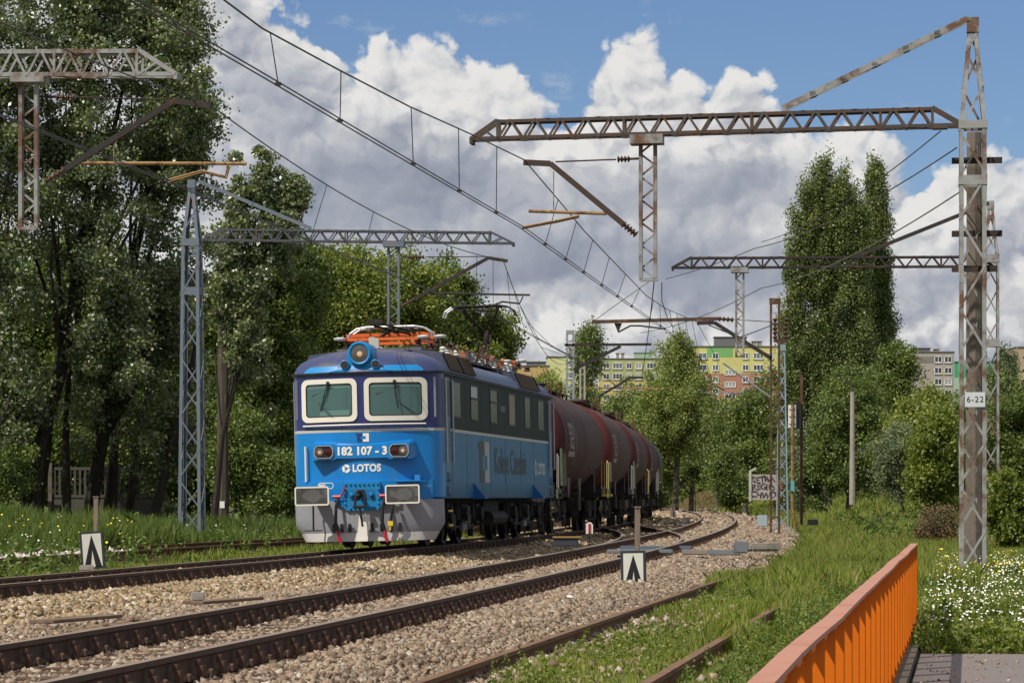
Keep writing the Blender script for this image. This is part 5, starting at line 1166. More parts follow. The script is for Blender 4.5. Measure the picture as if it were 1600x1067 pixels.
# ------------------------------------------------------------------ overhead line structures
def lattice(parent, base, w, d, zb, zt, wt, ang, mleg, mbr, pitch=.62, wb=None, plate=None, legw=.064):
    """four-legged lattice mast: straight to zb, tapering to wt at zt"""
    cx, cy, z0 = base; u = Vector((math.cos(ang), -math.sin(ang), 0)); v = Vector((math.sin(ang), math.cos(ang), 0)); wb = wb or w
    def corner(sx, sy, z):
        if z <= zb: k = (z-z0)/(zb-z0); a = wb+(w-wb)*k; b = d*a/w
        else: k = (z-zb)/(zt-zb); a = w+(wt-w)*k; b = d+(wt-d)*k
        return Vector((cx, cy, z))+u*sx*a/2+v*sy*b/2
    for sx in (-1, 1):
        for sy in (-1, 1):
            mb = MB(); zs = [z0, zb, zt]
            for a, b in zip(zs, zs[1:]): mb.angle(corner(sx, sy, a), corner(sx, sy, b), legw, .012, -u*sx, -v*sy)
            mb.build('leg', mleg, parent)
    br = MB(); z = z0+.15; i = 0
    while z < zt-.25:
        p = pitch if z < zb else pitch*.8; z1 = min(z+p, zt-.1)
        for f in range(4):
            c = [(-1, -1), (1, -1), (1, 1), (-1, 1)]; a, b = c[f], c[(f+1) % 4]
            if (i+f) % 2: a, b = b, a
            br.bar(corner(*a, z), corner(*b, z1), .036, .012, (0, 0, 1) if False else tuple(v if f % 2 == 0 else u))
        z = z1; i += 1
    br.build('bracing', mbr, parent)
    pm = MB()
    for z, h in (plate or []):
        for sx, sy in ((0, -1), (0, 1), (-1, 0), (1, 0)):
            c = (corner(1, 1, z)+corner(-1, -1, z))/2+u*sx*(w/2+.006)+v*sy*(d/2+.006)
            pm.box(c, (w+.02 if sy else .012, .012 if sy else d+.02, h), Matrix((u, v, Vector((0, 0, 1)))).transposed())
    if plate: pm.split('joint_plate', mleg, parent)
    tp = MB(); tp.box(Vector((cx, cy, zt)), (wt+.06, wt+.06, .22), Matrix((u, v, Vector((0, 0, 1)))).transposed()); tp.build('mast_cap', mleg, parent)
    return corner
def box_beam(parent, A, B, h, w, mch, mbr, n, ta=.06, tb=.06, taper=True, cw=.05):
    """lattice beam between A and B (centre of the lower chord plane)"""
    A = Vector(A); B = Vector(B); d = (B-A); l = d.length; d /= l; s = d.cross(Vector((0, 0, 1))).normalized(); up = s.cross(d)
    bm_ = MB(); g = MB(); g.box((A+B)/2, (.01, .01, .01)) if False else None
    e = empty('beam', None, None, (0, 0, 0)) if False else None
    ch = MB(); la, lb = l*ta, l*(1-tb)
    for k in (-1, 1):
        o = s*k*w/2; ch.angle(A+o, B+o, cw, .01, up, -s*k); ch.angle(A+d*la+o+up*h, A+d*lb+o+up*h, cw, .01, -up, -s*k)
        if ta > .001: ch.bar(A+o+up*.03, A+d*la+o+up*h, cw, .012, tuple(s))
        ch.bar(B+o+up*.03, A+d*lb+o+up*h, cw, .012, tuple(s))
    ch.bar(A-s*w/2, A+s*w/2, .05, .08); ch.bar(B-s*w/2, B+s*w/2, .05, .10)
    beam = ch.build('beam', mch, parent)
    br = MB(); st = (lb-la)/n
    for i in range(n):
        for k in (-1, 1):
            o = s*k*w/2; a = A+d*(la+i*st)+o; b = A+d*(la+(i+1)*st)+o; m = (a+b)/2
            br.bar(a, m+up*h, .035, .01, tuple(s)); br.bar(m+up*h, b, .035, .01, tuple(s))
            if i % 5 == 2: br.bar(a, a+up*h, .04, .01, tuple(s))
        a = A+d*(la+i*st); b = A+d*(la+(i+1)*st); 
        for hh in (0, h): br.bar(a-s*w/2+up*hh, b+s*w/2+up*hh, .03, .01) if i % 2 else br.bar(a+s*w/2+up*hh, b-s*w/2+up*hh, .03, .01)
    for k in (-1, 1): br.bar(A+d*la*.5+s*k*w/2, A+d*la+s*k*w/2, .03, .01, tuple(s)); br.bar(A+d*la+s*k*w/2, A+d*la+s*k*w/2+up*h, .04, .01, tuple(s)); br.bar(A+d*lb+s*k*w/2, A+d*lb+s*k*w/2+up*h, .04, .01, tuple(s)); br.bar(A+d*(lb)+s*k*w/2+up*.0, A+d*(lb+(l-lb)*.5)+s*k*w/2+up*h*.5, .03, .01, tuple(s))
    br.build('beam_bracing', mbr, beam)
    return beam, s, up
def drop_post(parent, T_, Bm, w, ux, mleg, mbr, n=8, depth=.10):
    T_ = Vector(T_); Bm = Vector(Bm); ux = Vector(ux); v = Vector((0, 0, 1)).cross(ux)
    mb = MB()
    for s in (-1, 1): mb.bar(T_+ux*s*w/2, Bm+ux*s*w/2, .05, depth, tuple(v)) if False else mb.box((T_+Bm)/2+ux*s*w/2, (.055, depth, (T_-Bm).length), Matrix((ux, v, Vector((0, 0, 1)))).transposed())
    mb.box(Bm, (w+.05, depth, .05), Matrix((ux, v, Vector((0, 0, 1)))).transposed()); p = mb.build('drop_post', mleg, parent)
    br = MB()
    for i in range(n):
        a = T_.lerp(Bm, i/n); b = T_.lerp(Bm, (i+.5)/n); c = T_.lerp(Bm, (i+1)/n); br.bar(a+ux*w/2, b-ux*w/2, .03, .012, tuple(v)); br.bar(b-ux*w/2, c+ux*w/2, .03, .012, tuple(v)) if i % 1 == 0 else None
    br.build('bracing', mbr, p)
    cl = MB(); cl.box(T_+Vector((0, 0, .03)), (w+.28, .34, .14), Matrix((ux, v, Vector((0, 0, 1)))).transposed()); cl.build('clamp_plate', mleg, p); return p
def ins_rod(mb, a, b, n=4, r=.055):
    a = Vector(a); b = Vector(b); R = (b-a).to_track_quat('Z', 'Y').to_matrix(); l = (b-a).length
    prof = []
    for i in range(n): prof += [(r*.45, l*i/n), (r, l*(i+.35)/n), (r, l*(i+.5)/n), (r*.45, l*(i+.7)/n)]
    mb.lathe(prof, a, 'z', 10, 0, R)
def cantilever(parent, GP, tie, ibeam, diag, reg, steady, msteel, mtube, drop=None, ins=.12, w=.07):
    """all coordinates are photo points in the plane of the gantry"""
    k = MB(); a, b = GP(*ibeam[0]), GP(*ibeam[1]); c = GP(*diag); k.bar(a, b, w, w*1.2); cl = b.lerp(c, 1-ins*1.6); k.bar(b, cl, w, w*1.2); e = k.build('cantilever', msteel, parent)
    if tie:
        k = MB(); p, q = GP(*tie[0]), GP(*tie[1]); k.tube([p.lerp(q, .28), q], .013, 6); k.tube([p, p.lerp(q, .12)], .02, 6); k.build('tie_rod', msteel, e); k = MB(); ins_rod(k, p.lerp(q, .12), p.lerp(q, .28), 4); k.build('insulator', ins_m, e)
    k = MB(); ins_rod(k, cl, b.lerp(c, .97), 5, .06); k.build('insulator', ins_m, e)
    k = MB(); k.tube([GP(*reg[0]), GP(*reg[1])], .026, 8)
    if drop: k.tube([GP(*drop[0]), GP(*drop[1])], .008, 5)
    k.build('registration_tube', mtube, e)
    k = MB()
    for dy in (0, .22):
        pts = [GP(*p)+Vector((0, dy, 0)) for p in steady]; k.tube(pts, .018, 6)
    k.build('steady_arm', mtube, e); return e
def plane(px, Ym, tphi):
    Xm = (px-CX)*Ym/F
    def GP(qx, qy, dy=0.):
        k = (qx-CX)/F; Y = (Ym+Xm*tphi)/(1+k*tphi)+dy; return P(qx, qy, Y)
    return GP
G_CAT = 'overhead line mast'
# -- mast 6-22
GP1 = plane(1520, 47, .13); X1 = (1520-CX)*47/F
m1 = empty('catenary_mast', 'rusty white lattice mast with number plate 6-22 and a long lattice arm over the tracks', G_CAT, (X1, 47, -.3))
def local(root):                                  # build in world space, then hang under the root
    inv = Matrix.Translation(-root.location)
    def walk(o):
        for c in o.children:
            if c.type == 'MESH': c.data.transform(inv)
            walk(c)
    walk(root)
c1 = lattice(m1, (X1, 47, -.3), .40, .40, 6.58, 8.05, .12, .13, rusty_paint, rusty_paint, .66, None, [(6.55, .12), (5.72, .14)])
bA = GP1(1504, 199); bB = GP1(738, 221); beam1, s1, up1 = box_beam(m1, bA, bB, .30, .30, mat('arm_paint', (.06, .052, .048), .75, 0, .25, .3, 5, (.085, .047, .03), .48, 4), mat('arm_bracing', (.075, .066, .06), .75, 0, .25, .3, 5, (.085, .047, .03), .48, 4), 17, .06, .055)
k = MB(); top = GP1(1513, 30); end = GP1(1222, 171)
for o in (-.09, .09): k.bar(top+s1*o, end+s1*o, .02, .085); 
for i in range(1, 6): p = top.lerp(end, i/6); k.bar(p-s1*.1, p+s1*.1, .09, .08)
k.build('stay', rusty_paint, m1)
ux1 = (bA-bB).normalized(); drop_post(m1, GP1(1011, 222), GP1(1014, 437), .22, ux1, rusty_paint, rusty_paint, 6)
cantilever(m1, GP1, ((1000, 248), (868, 253)), ((818, 254), (860, 256)), (1000, 372), ((826, 330), (948, 334)), [(905, 337), (870, 345), (816, 355)], mat('rust_beam', (.055, .038, .030), .85, 0, .3, .3, 8), ochre_pipe, ((865, 268), (865, 332)))
k = MB()
for z, l in ((6.05, .55), (4.95, .55), (4.42, .35)):
    u = Vector((math.cos(.13), -math.sin(.13), 0)); c = Vector((X1, 47.0, z)); k.bar(c-u*.28+Vector((0, .24, 0)), c+u*(.28+l*.35)+Vector((0, .24, 0)), .06, .09)
k.split('bracket', dark_paint, m1)
k = MB(); c = Vector((X1, 46.77, 2.44)); k.box(c, (.30, .008, .22), Matrix.Rotation(-.13, 3, 'Z')); np_ = k.build('number_plate', mat('plate_white', (.50, .53, .56), .5, 0, .4, .08, 5, (.3, .2, .13), .25, 9), m1)
tx = MB(); add_text(tx, '6-22', .125, lambda x, y: (c.x+x*math.cos(.13), c.y-.008-x*math.sin(.13), c.z+y), .0, 1, 1.15); tx.build('lettering', black, np_, fix=False)
local(m1)
k = MB(); xx = (1522-CX)*49.2/F; k.tube([(xx, 49.2, -.4), (xx, 49.2, 1.0)], [.17, .16], 8); k.tube([(xx, 49.2, 0.8), (xx, 49.2, 6.7)], [.135, .115], 8); tag(k.build('concrete_pole', concrete_dark), 'brown concrete pole standing inside the rusty lattice mast 6-22', 'pole')
# -- left mast behind the far left track
GP2 = plane(300, 82, .125); X2 = (300-CX)*82/F
m2 = empty('catenary_mast', 'blue grey lattice mast before the left trees, its arm reaching over the locomotive', G_CAT, (X2, 82, -.3))
lattice(m2, (X2, 82, -.3), .46, .46, 7.6, 9.15, .14, .13, grey_paint, grey_paint, .80, .62, [(7.62, .18), (6.35, .2)], .085)
bA = GP2(318, 377); bB = GP2(802, 382); _, s2, _u = box_beam(m2, bA, bB, .32, .32, beam_grey, beam_grey, 15, .06, .075)
k = MB(); k.bar(GP2(310, 283), GP2(486, 357), .06, .09); k.build('stay', grey_paint, m2)
ux = (bB-bA).normalized(); drop_post(m2, GP2(616, 384), GP2(614, 512), .27, ux, grey_paint, grey_paint, 5)
cantilever(m2, GP2, ((627, 402), (762, 401)), ((793, 408), (763, 403)), (622, 482), ((668, 458), (828, 461)), [(817, 463), (812, 474), (785, 471), (757, 482)], dark_paint, dark_paint, None)
local(m2)
# -- far left gantry, mast outside the picture
GP3 = plane(-480, 47.5, .14); X3 = (-480-CX)*47.5/F
m3 = empty('catenary_mast', 'rusty white lattice arm with a hanging frame at the top left corner of the view', G_CAT, (X3, 47.5, -.3))
lattice(m3, (X3, 47.5, -.3), .40, .40, 7.6, 9.1, .10, .14, rusty_paint, rusty_paint, .66, None, [(7.6, .16)])
bA = GP3(-460, 124); bB = GP3(278, 121); _, s3, _u = box_beam(m3, bA, bB, .40, .34, rusty_paint, rusty_paint, 15, .06, .08, cw=.06)
ux = (bB-bA).normalized(); drop_post(m3, GP3(47, 126), GP3(43, 357), .24, ux, rusty_paint, rusty_paint, 6)
cantilever(m3, GP3, ((62, 151), (270, 156)), ((330, 166), (272, 158)), (62, 290), ((118, 255), (385, 256)), [(356, 258), (352, 276), (315, 267), (264, 281)], dark_paint, ochre_pipe, ((178, 215), (178, 255)))
local(m3)
# -- second right gantry
GP4 = plane(1548, 82, .10); X4 = (1548-CX)*82/F
m4 = empty('catenary_mast', 'farther grey lattice mast just behind the mast 6-22, its arm ending above the green tree', G_CAT, (X4, 82, -.1))
lattice(m4, (X4, 82, -.1), .42, .42, 7.2, 8.6, .12, .10, rusty_paint, rusty_paint, .8, None, [(7.2, .2), (5.0, .2)])
bA = GP4(1552, 418); bB = GP4(1051, 420); _, s4, _u = box_beam(m4, bA, bB, .30, .30, dark_paint, dark_paint, 16, .05, .06)
k = MB()
for o in (-.08, .08): k.bar(GP4(1545, 318)+s4*o, GP4(1335, 402)+s4*o, .025, .09)
k.build('stay', dark_paint, m4)
ux = (bA-bB).normalized(); drop_post(m4, GP4(1156, 424), GP4(1156, 557), .19, ux, rusty_paint, rusty_paint, 6)
k = MB(); k.bar(GP4(925, 503), GP4(1122, 498), .09, .09); q = k.build('registration_beam', rust, m4)
k = MB(); ins_rod(k, GP4(1122, 498), GP4(1148, 500), 4, .07); k.build('insulator', ins_m, q)
k = MB(); k.prism([GP4(960, 505), GP4(972, 505), GP4(966, 520)], (0, .06, 0)); k.tube([GP4(966, 519), GP4(985, 509), GP4(1000, 509), GP4(1040, 514)], .025, 6); k.build('steady_arm', dark_paint, q)
local(m4)
# -- twin-post masts farther away
def twin(name_label, px, Y, ytop, gap, m, zb, arms=(), w=.07):
    x = (px-CX)*Y/F; r = empty('twin_post_mast', name_label, G_CAT, (x, Y, zb)); zt = topz(ytop, Y)
    for s in (-1, 1): k = MB(); k.box((x+s*gap/2, Y, (zt+zb)/2), (w, .12, zt-zb)); k.build('post', m, r)
    k = MB(); z = zb+.6
    while z < zt: k.box((x, Y, z), (gap, .08, .05)); z += 1.6
    k.box((x, Y, zt-.1), (gap+.1, .14, .2)); k.split('tie_plate', m, r)
    for kind, a, b, rr, mm in arms:
        k = MB()
        if kind == 'bar': k.bar(P(*a, Y), P(*b, Y), rr*2, rr*2)
        else: k.tube([P(*a, Y), P(*b, Y)], rr, 6)
        k.build('bracket_arm', mm, r)
    local(r); return r
twin('twin-post mast rising behind the first tank wagon', 891, 150, 516, .30, galv, -.2, [('bar', (882, 539), (1018, 538), .06, dark_paint), ('bar', (896, 578), (970, 541), .07, dark_paint)], .10)
twin('lower twin-post mast right of the one behind the first wagon', 910, 190, 571, .26, mat('pale_post', (.30, .29, .26), .7), -.2, [('bar', (905, 606), (1030, 607), .05, ochre_pipe), ('bar', (935, 620), (985, 590), .07, dark_paint), ('bar', (985, 590), (1005, 590), .07, dark_paint)], .11)
twin('rusty twin-post mast standing right of the curve', 1211, 104, 466, .27, rust, -.3, [('bar', (1089, 505), (1116, 504), .06, dark_paint), ('bar', (1116, 504), (1205, 560), .06, dark_paint), ('tube', (1122, 498), (1208, 503), .015, wire_m), ('tube', (1130, 567), (1205, 622), .035, galv)], .07)
twin('thin rusty twin-post mast beyond the curve', 1138, 222, 618, .34, rust, -.1, [('bar', (1093, 613), (1162, 614), .05, galv), ('tube', (1090, 588), (1132, 610), .05, dark_paint)], .11)
twin('small T-shaped post above the rear wagons', 1013, 240, 645, .18, galv, -.1, [('bar', (985, 645), (1030, 645), .06, galv)], .10)
# lattice signal post, thin blue grey
xs = (1222-CX)*112/F; ls = empty('signal_mast', 'slim blue grey lattice post between two rusty posts', 'signal post', (xs, 112, -.3))
lattice(ls, (xs, 112, -.3), .24, .24, 5.6, 6.3, .20, .08, mat('blue_grey', (.20, .27, .33), .6), mat('blue_grey', (.2, .27, .33)), .5, .46, None, .05)
k = MB(); k.box((xs-.05, 112, 6.55), (.5, .3, .12)); 
for s in (-1, 1): ins_rod(k, (xs+s*.2-.05, 112, 6.6), (xs+s*.2-.05, 112, 7.4), 5, .09)
k.split('insulator_head', ins_m, ls); local(ls)
# railway signal
xs = (1238-CX)*108/F; sg = empty('railway_signal', 'railway signal with a white back on a rusty yellow post', 'signal', (xs, 108, -.2))
k = MB(); k.tube([(xs+.10, 108, -.1), (xs, 108, .7), (xs, 108, 4.2)], .05, 8); k.build('post', ochre_pipe, sg)
k = MB(); k.box((xs, 108.1, 3.75), (.26, .12, .78)); k.build('signal_back', white, sg)
k = MB(); k.box((xs+.12, 108.25, 3.78), (.40, .2, .9)); 
for z in (3.5, 3.75, 4.0): k.tube([(xs-.1, 108.03, z), (xs, 107.98, z-.06), (xs+.1, 108.03, z)], .015, 5)
k.build('signal_head', black, sg)
k = MB(); k.box((xs, 107.93, 1.35), (.12, .08, .36)); k.build('relay_box', mat('turquoise', (.10, .33, .38), .6), sg)
k = MB(); k.box((xs+.35, 108.4, 2.6), (.10, .1, 5.2)); k.build('ladder_rail', rust, sg); local(sg)
k = MB(); xx = (1332-CX)*150/F; k.tube([(xx, 150, .6), (xx, 150, topz(612, 150))], [.16, .10], 10); lp = k.build('lamp_post', concrete, None, True); tag(lp, 'tall concrete lamp post in front of the round green tree', 'lamp post')
k = MB(); k.tube([(xx, 150, topz(612, 150)), (xx, 150, topz(600, 150)), (xx-.4, 150, topz(597, 150))], .04, 6); k.build('lamp_arm', dark_paint, lp)
k = MB(); xx = (348-CX)*93/F; k.tube([(xx, 93, -.2), (xx, 93, topz(372, 93))], [.19, .13], 10); lp = k.build('wooden_pole', mat('old_wood', (.085, .07, .058), .9, 0, .1, .3, 4, (.05, .04, .032), .4, 3, 0, 20, (3, 3, .3))); tag(lp, 'dark wooden lamp pole just right of the grey lattice mast', 'pole')
k = MB(); zl = topz(334, 93); k.tube([(xx, 93, topz(378, 93)), (xx+.15, 93, zl-.3), (xx+.5, 93, zl)], .03, 6); k.build('lamp_arm', dark_paint, lp)
k = MB(); k.lathe([(.02, -.17), (.2, -.10), (.27, 0), (.2, .07), (.02, .10)], (xx+.82, 93, zl), 'z', 16); lh = k.build('lamp_head', galv, lp, True)
k = MB(); k.box((xx, 92.83, .75), (.14, .03, .2)); k.build('pole_tag', white, lp)

# ------------------------------------------------------------------ wires
def span(pts, sag=0.0, n=14):
    o = []
    for a, b in zip(pts, pts[1:]):
        a = Vector(a); b = Vector(b); s = sag*((b-a).length/35.)**2
        for i in range(n): t = i/n; o.append(a.lerp(b, t)-Vector((0, 0, 4*s*t*(1-t))))
    return o+[Vector(pts[-1])]
def interp(pts, y):
    for a, b in zip(pts, pts[1:]):
        if a.y <= y <= b.y: t = (y-a.y)/(b.y-a.y); return a.lerp(b, t)
    return None
def line(label, mess, cont, sagm, droppers, rm=.010, rc=.008, twin_=True):
    r = empty('overhead_line', label, 'overhead wire', mess[0]); mm = span(mess, sagm); cc = span(cont, .02)
    k = MB(); k.tube(mm, rm, 5); k.build('messenger_wire', wire_m, r)
    for o in ((-.035, .035) if twin_ else (0,)): k = MB(); k.tube([p+Vector((o, 0, 0)) for p in cc], rc, 5); k.build('contact_wire', wire_m, r)
    for y in droppers:
        a, b = interp(mm, y), interp(cc, y)
        if a and b: k = MB(); k.tube([a, b], .005+y*.00003, 4); k.box(b, (.06, .04, .035)); k.build('dropper', wire_m, r)
    local(r)
messB = [(-4.9, 14, 5.9), P(410, 45, 30.7), P(530, 110, 33.9), P(640, 167, 38.3), P(736, 210, 42.8), P(819, 250, 47.6), P(872, 312, 51), P(912, 360, 56), P(952, 402, 62), P(1010, 462, 72), P(1040, 482, 84), P(1089, 503, 104), (float(XB(140)), 140, 7), (float(XB(180)), 180, 7)]
contB = [(-4.85, 14, 5.07), (.147-.149*16.8, 30.7, 5.07), (.147, 47.5, 5.07), P(1040, 515, 82), (float(XB(104)), 104, 5.4), (float(XB(140))-.1, 140, 5.4), (float(XB(180)), 180, 5.4), (float(XB(230)), 230, 5.4)]
line('overhead wires above the middle track, crossing the sky from the upper left', messB, contB, .0, [27.5, 31, 34, 38.4, 41.8, 45, 51, 54.5, 58, 62, 66, 70, 76, 80, 86, 90, 95, 100])
messA = [(-9, 18, 6.9), P(328, 164, 47.4), P(786, 406, 82), P(905, 545, 150), (float(XA(190)), 190, 7.2)]
contA = [(-9.2, 18, 5.7), P(285, 293, 47.5), P(788, 500, 82), (float(XA(115))-.2, 115, 5.6), (float(XA(150)), 150, 5.6), (float(XA(190)), 190, 5.6), (float(XA(230)), 230, 5.6)]
line('overhead wires above the locomotive, touching its raised pantograph', messA, contA, .42, [42, 52, 57, 62, 67, 72, 77, 80, 84, 87.5, 91.5, 96, 101, 106, 112], .011, .009)
def feeder(label, pts, r, m=wire_m, sag=.25):
    k = MB(); k.tube(span(pts, sag), r, 5); tag(k.build('feeder_wire', m), label, 'wire')
green_w = mat('green_wire', (.10, .13, .09), .6)
feeder('dark feeder wire sloping down left from the top of the rusty mast', [P(1495, 231, 47), P(1180, 388, 80), P(1040, 436, 96)], .011)
feeder('upper feeder wire leaving the lattice arm near the rusty mast', [P(1470, 205, 47), P(1190, 378, 82)], .010)
feeder('greenish feeder wire crossing before the Lombardy poplars', [P(1500, 300, 47), P(1190, 450, 80), P(1000, 520, 110)], .012, green_w)
feeder('slack jumper cable between the hanging frame and the twin posts', [P(1108, 508, 84), P(1155, 527, 92), P(1208, 507, 104)], .018, wire_m, .1)
feeder('jumper cable hanging from the end of the drop frame', [P(1022, 440, 50), P(1018, 478, 62), P(1013, 520, 76), P(1003, 590, 90)], .010, wire_m, 0)
feeder('second jumper cable hanging beside the drop frame', [P(1034, 442, 50), P(1034, 470, 60), P(1044, 500, 76), P(1052, 512, 80)], .009, wire_m, 0)
feeder('thin cross wire running to the end of the rusty registration beam', [P(930, 500, 82), P(960, 478, 82), P(1014, 440, 82)], .012, green_w, 0)
feeder('thin tension wire with insulators above the yellow block', [P(1130, 645, 200), P(1205, 620, 104)], .012, wire_m, .0)
# ------------------------------------------------------------------ apartment blocks
win_glass = bpy.data.materials.new('window_glass'); win_glass.use_nodes = True
_t = win_glass.node_tree; _b = _t.nodes['Principled BSDF']; _b.inputs['Roughness'].default_value = .15
_o = N(_t, 'ShaderNodeObjectInfo'); _c = ramp(_t, _o.outputs['Random'], [(0, (.05, .06, .08)), (.45, (.12, .14, .17)), (.7, (.30, .32, .34)), (1, (.45, .42, .38))], 'CONSTANT'); L(_t, _c, _b.inputs['Base Color'])
pvc = mat('pvc_white', (.78, .78, .76), .5)
def stripe_wall(name, bands, z0, noise_amt=.08):
    """bands: [(z limit, colour)] painted storeys"""
    m = bpy.data.materials.new(name); m.use_nodes = True; t = m.node_tree; b = t.nodes['Principled BSDF']
    tc = N(t, 'ShaderNodeTexCoord'); sp = N(t, 'ShaderNodeSeparateXYZ'); L(t, tc.outputs['Object'], sp.inputs[0]); cur = bands[0][1]
    for z, c in bands[1:]: cur = mixc(t, M2(t, 'GREATER_THAN', sp.outputs[2], z), cur, c)
    n = noise(t, tc.outputs['Object'], .35, 4, .6); cur = mixc(t, 1.0, cur, ramp(t, n, [(.3, 1-noise_amt), (.7, 1+noise_amt)]), 'MULTIPLY')
    L(t, cur, b.inputs['Base Color']); b.inputs['Roughness'].default_value = .9; MATS[name] = m; return m
def block(label, pxl, pxr, Y, ytop, mats, cols, rows, wh=1.5, ang=0., depth=12, roofstuff=(), side=None, lim=100):
    """cols: [(px centre, width m)], rows: photo y of the window centres"""
    xl, xr = (pxl-CX)*Y/F, (pxr-CX)*Y/F; zt = topz(ytop, Y); r = empty('apartment_block', label, 'apartment block', (xl, Y, 0)); w = xr-xl
    k = MB(); k.box((w/2, depth/2, zt/2), (w, depth, zt)); k.build('wall', mats, r)
    k = MB(); k.box((w/2, depth/2, zt+.12), (w+.4, depth+.4, .22)); rf = k.build('roof', mat('roof_edge', (.10, .10, .11), .8), r)
    for (a, b, h, m_) in roofstuff:
        k = MB(); k.box(((a+b)/2-xl, depth*.4, zt+.2+h/2), (b-a, 3.5, h)); k.box(((a+b)/2-xl, depth*.4, zt+.2+h+.1), (b-a+.4, 3.9, .2)); k.build('roof_house', m_, rf)
    n = 0
    for py in rows:
        for px, ww in cols:
            x = (px-CX)*Y/F-xl; z = topz(py, Y)
            g = MB(); g.box((x, -.02, z), (ww, .06, wh)); o = g.build('window', win_glass, r)
            f = MB(); t_ = .13
            for s in (-1, 1): f.box((x+s*(ww/2-t_/2), -.09, z), (t_, .1, wh)); f.box((x, -.09, z+s*(wh/2-t_/2)), (ww, .1, t_))
            nm = max(1, round(ww/.95)-1)
            for i in range(nm): f.box((x-ww/2+ww*(i+1)/(nm+1), -.09, z), (t_*.8, .09, wh))
            f.box((x, -.12, z-wh/2-.08), (ww+.15, .2, .08)); f.build('window_frame', pvc, o); n += 1
            if n >= lim: return r
    return r
yel = (.45, .46, .16); yel2 = (.36, .38, .20); brick = (.36, .17, .12); grn = (.14, .32, .13)
def rows_from(y0, dy, n): return [y0+dy*i for i in range(n)]
Yb = 740
wr = stripe_wall('block_paint_right', [(0, (.42, .44, .13)), (topz(622, Yb), brick), (topz(583.5, Yb), (.50, .48, .18))], 0)
rb = block('yellow apartment block with a brick red band of storeys, right of the birch', 1067, 1330, Yb, 542, wr, [(1098, 2.1), (1118, 1.5), (1165, 1.5), (1185, 2.4), (1203.5, 1.5), (1237, 2.4), (1262, 1.5), (1285, 2.4), (1308, 1.5)], rows_from(556, 18.4, 9), 1.45, 0, 12, [((1118-CX)*Yb/F, (1168-CX)*Yb/F, 2.2, mat('roofhouse', (.13, .13, .13), .9)), ((1178-CX)*Yb/F, (1184-CX)*Yb/F, 1.2, concrete), ((1187-CX)*Yb/F, (1192-CX)*Yb/F, 1.2, concrete)])
for py in (582, 601, 619, 637.5):
    k = MB(); k.box(((1141-1067)*Yb/F, -.02, topz(py, Yb)), (2.6, .06, 1.3)); o = k.build('stair_window', win_glass, rb); k = MB()
    for a in (-1.25, -.4, .4, 1.25): k.box(((1141-1067)*Yb/F+a, -.09, topz(py, Yb)), (.14, .1, 1.3))
    for a in (-.6, .6): k.box(((1141-1067)*Yb/F, -.09, topz(py, Yb)+a), (2.6, .1, .14))
    k.build('window_frame', pvc, o)
k = MB(); k.box(((1125-1067)*Yb/F, -.02, topz(550, Yb)), (40*Yb/F, .05, 2.3)); k.build('green_panel', mat('green_panel', (.16, .36, .13), .9), rb)
Yc = 830
wl = stripe_wall('block_paint_left', [(0, (.50, .40, .16)), (topz(596, Yc), (.34, .35, .17))], 0)
lb_ = block('olive yellow apartment block behind the narrow poplar, left of the birch', 937, 1066, Yc, 561, wl, [(947.5, 1.7), (965, 2.6), (983, 1.5), (998, 1.7), (1018, 2.6), (1036, 1.6), (1052, 1.7)], rows_from(571.5, 16.6, 8), 1.6, 0, 12, [((964-CX)*Yc/F, (968-CX)*Yc/F, 1.4, concrete), ((972-CX)*Yc/F, (976-CX)*Yc/F, 1.4, concrete), ((992-CX)*Yc/F, (1020-CX)*Yc/F, 1.6, mat('pale_green', (.30, .40, .28), .9))])
lc = block('pale yellow gable block just left of the narrow poplar', 855, 925, Yc-30, 558, stripe_wall('block_paint_gable', [(0, (.50, .50, .25))], 0), [(889, 2.0), (912, 1.8)], rows_from(569.5, 17.2, 7), 1.6, 0, 14, [((903-CX)*800/F, (908-CX)*800/F, 1.4, concrete)])
block('low ochre building with roof vents above the locomotive', 790, 858, 700, 572, mat('ochre_wall', (.44, .30, .14), .9, 0, .2, .08, .3), [(800, 2.4), (826, 2.4)], rows_from(600, 18, 4), 1.5, 0, 12, [((812-CX)*700/F, (822-CX)*700/F, .8, white), ((823-CX)*700/F, (853-CX)*700/F, .8, mat('roofhouse', (.13,.13,.13)))])
Yg = 780
gb = block('grey apartment block between the poplars and the rusty mast', 1385, 1491, Yg, 550.5, mat('grey_wall', (.33, .30, .27), .9, 0, .2, .10, .25), [(1395, 1.8), (1421, 1.9), (1466, 1.9), (1481.5, 1.9)], rows_from(561.5, 17.4, 9), 1.6, 0, 12, [((1412-CX)*Yg/F, (1422-CX)*Yg/F, 1.1, mat('cream_house', (.5, .45, .36), .9)), ((1423-CX)*Yg/F, (1456-CX)*Yg/F, .9, mat('roofhouse', (.13,.13,.13))), ((1464-CX)*Yg/F, (1470-CX)*Yg/F, .7, concrete)])
k = MB(); x0 = (1385-CX)*Yg/F; k.box(((1443-CX)*Yg/F-x0, -.03, topz(562, Yg)), (35*Yg/F, .05, 1.55)); k.build('dark_panel', mat('dark_panel', (.19, .17, .155), .9), gb)
k = MB(); k.box(((1473.7-CX)*Yg/F-x0, -.03, topz(581, Yg)), (2.4*Yg/F, .05, 1.5)); k.build('yellow_panel', mat('yellow_panel', (.50, .36, .10), .9), gb)
block('green gabled block half hidden by the rusty mast', 1491.5, 1588, Yg+30, 566, stripe_wall('block_green', [(0, (.30, .42, .33)), (topz(590, Yg+30), (.05, .30, .15))], 0), [(1530, 2.0), (1548, 2.0), (1566, 2.0)], rows_from(603, 17, 6), 1.5, 0, 12)
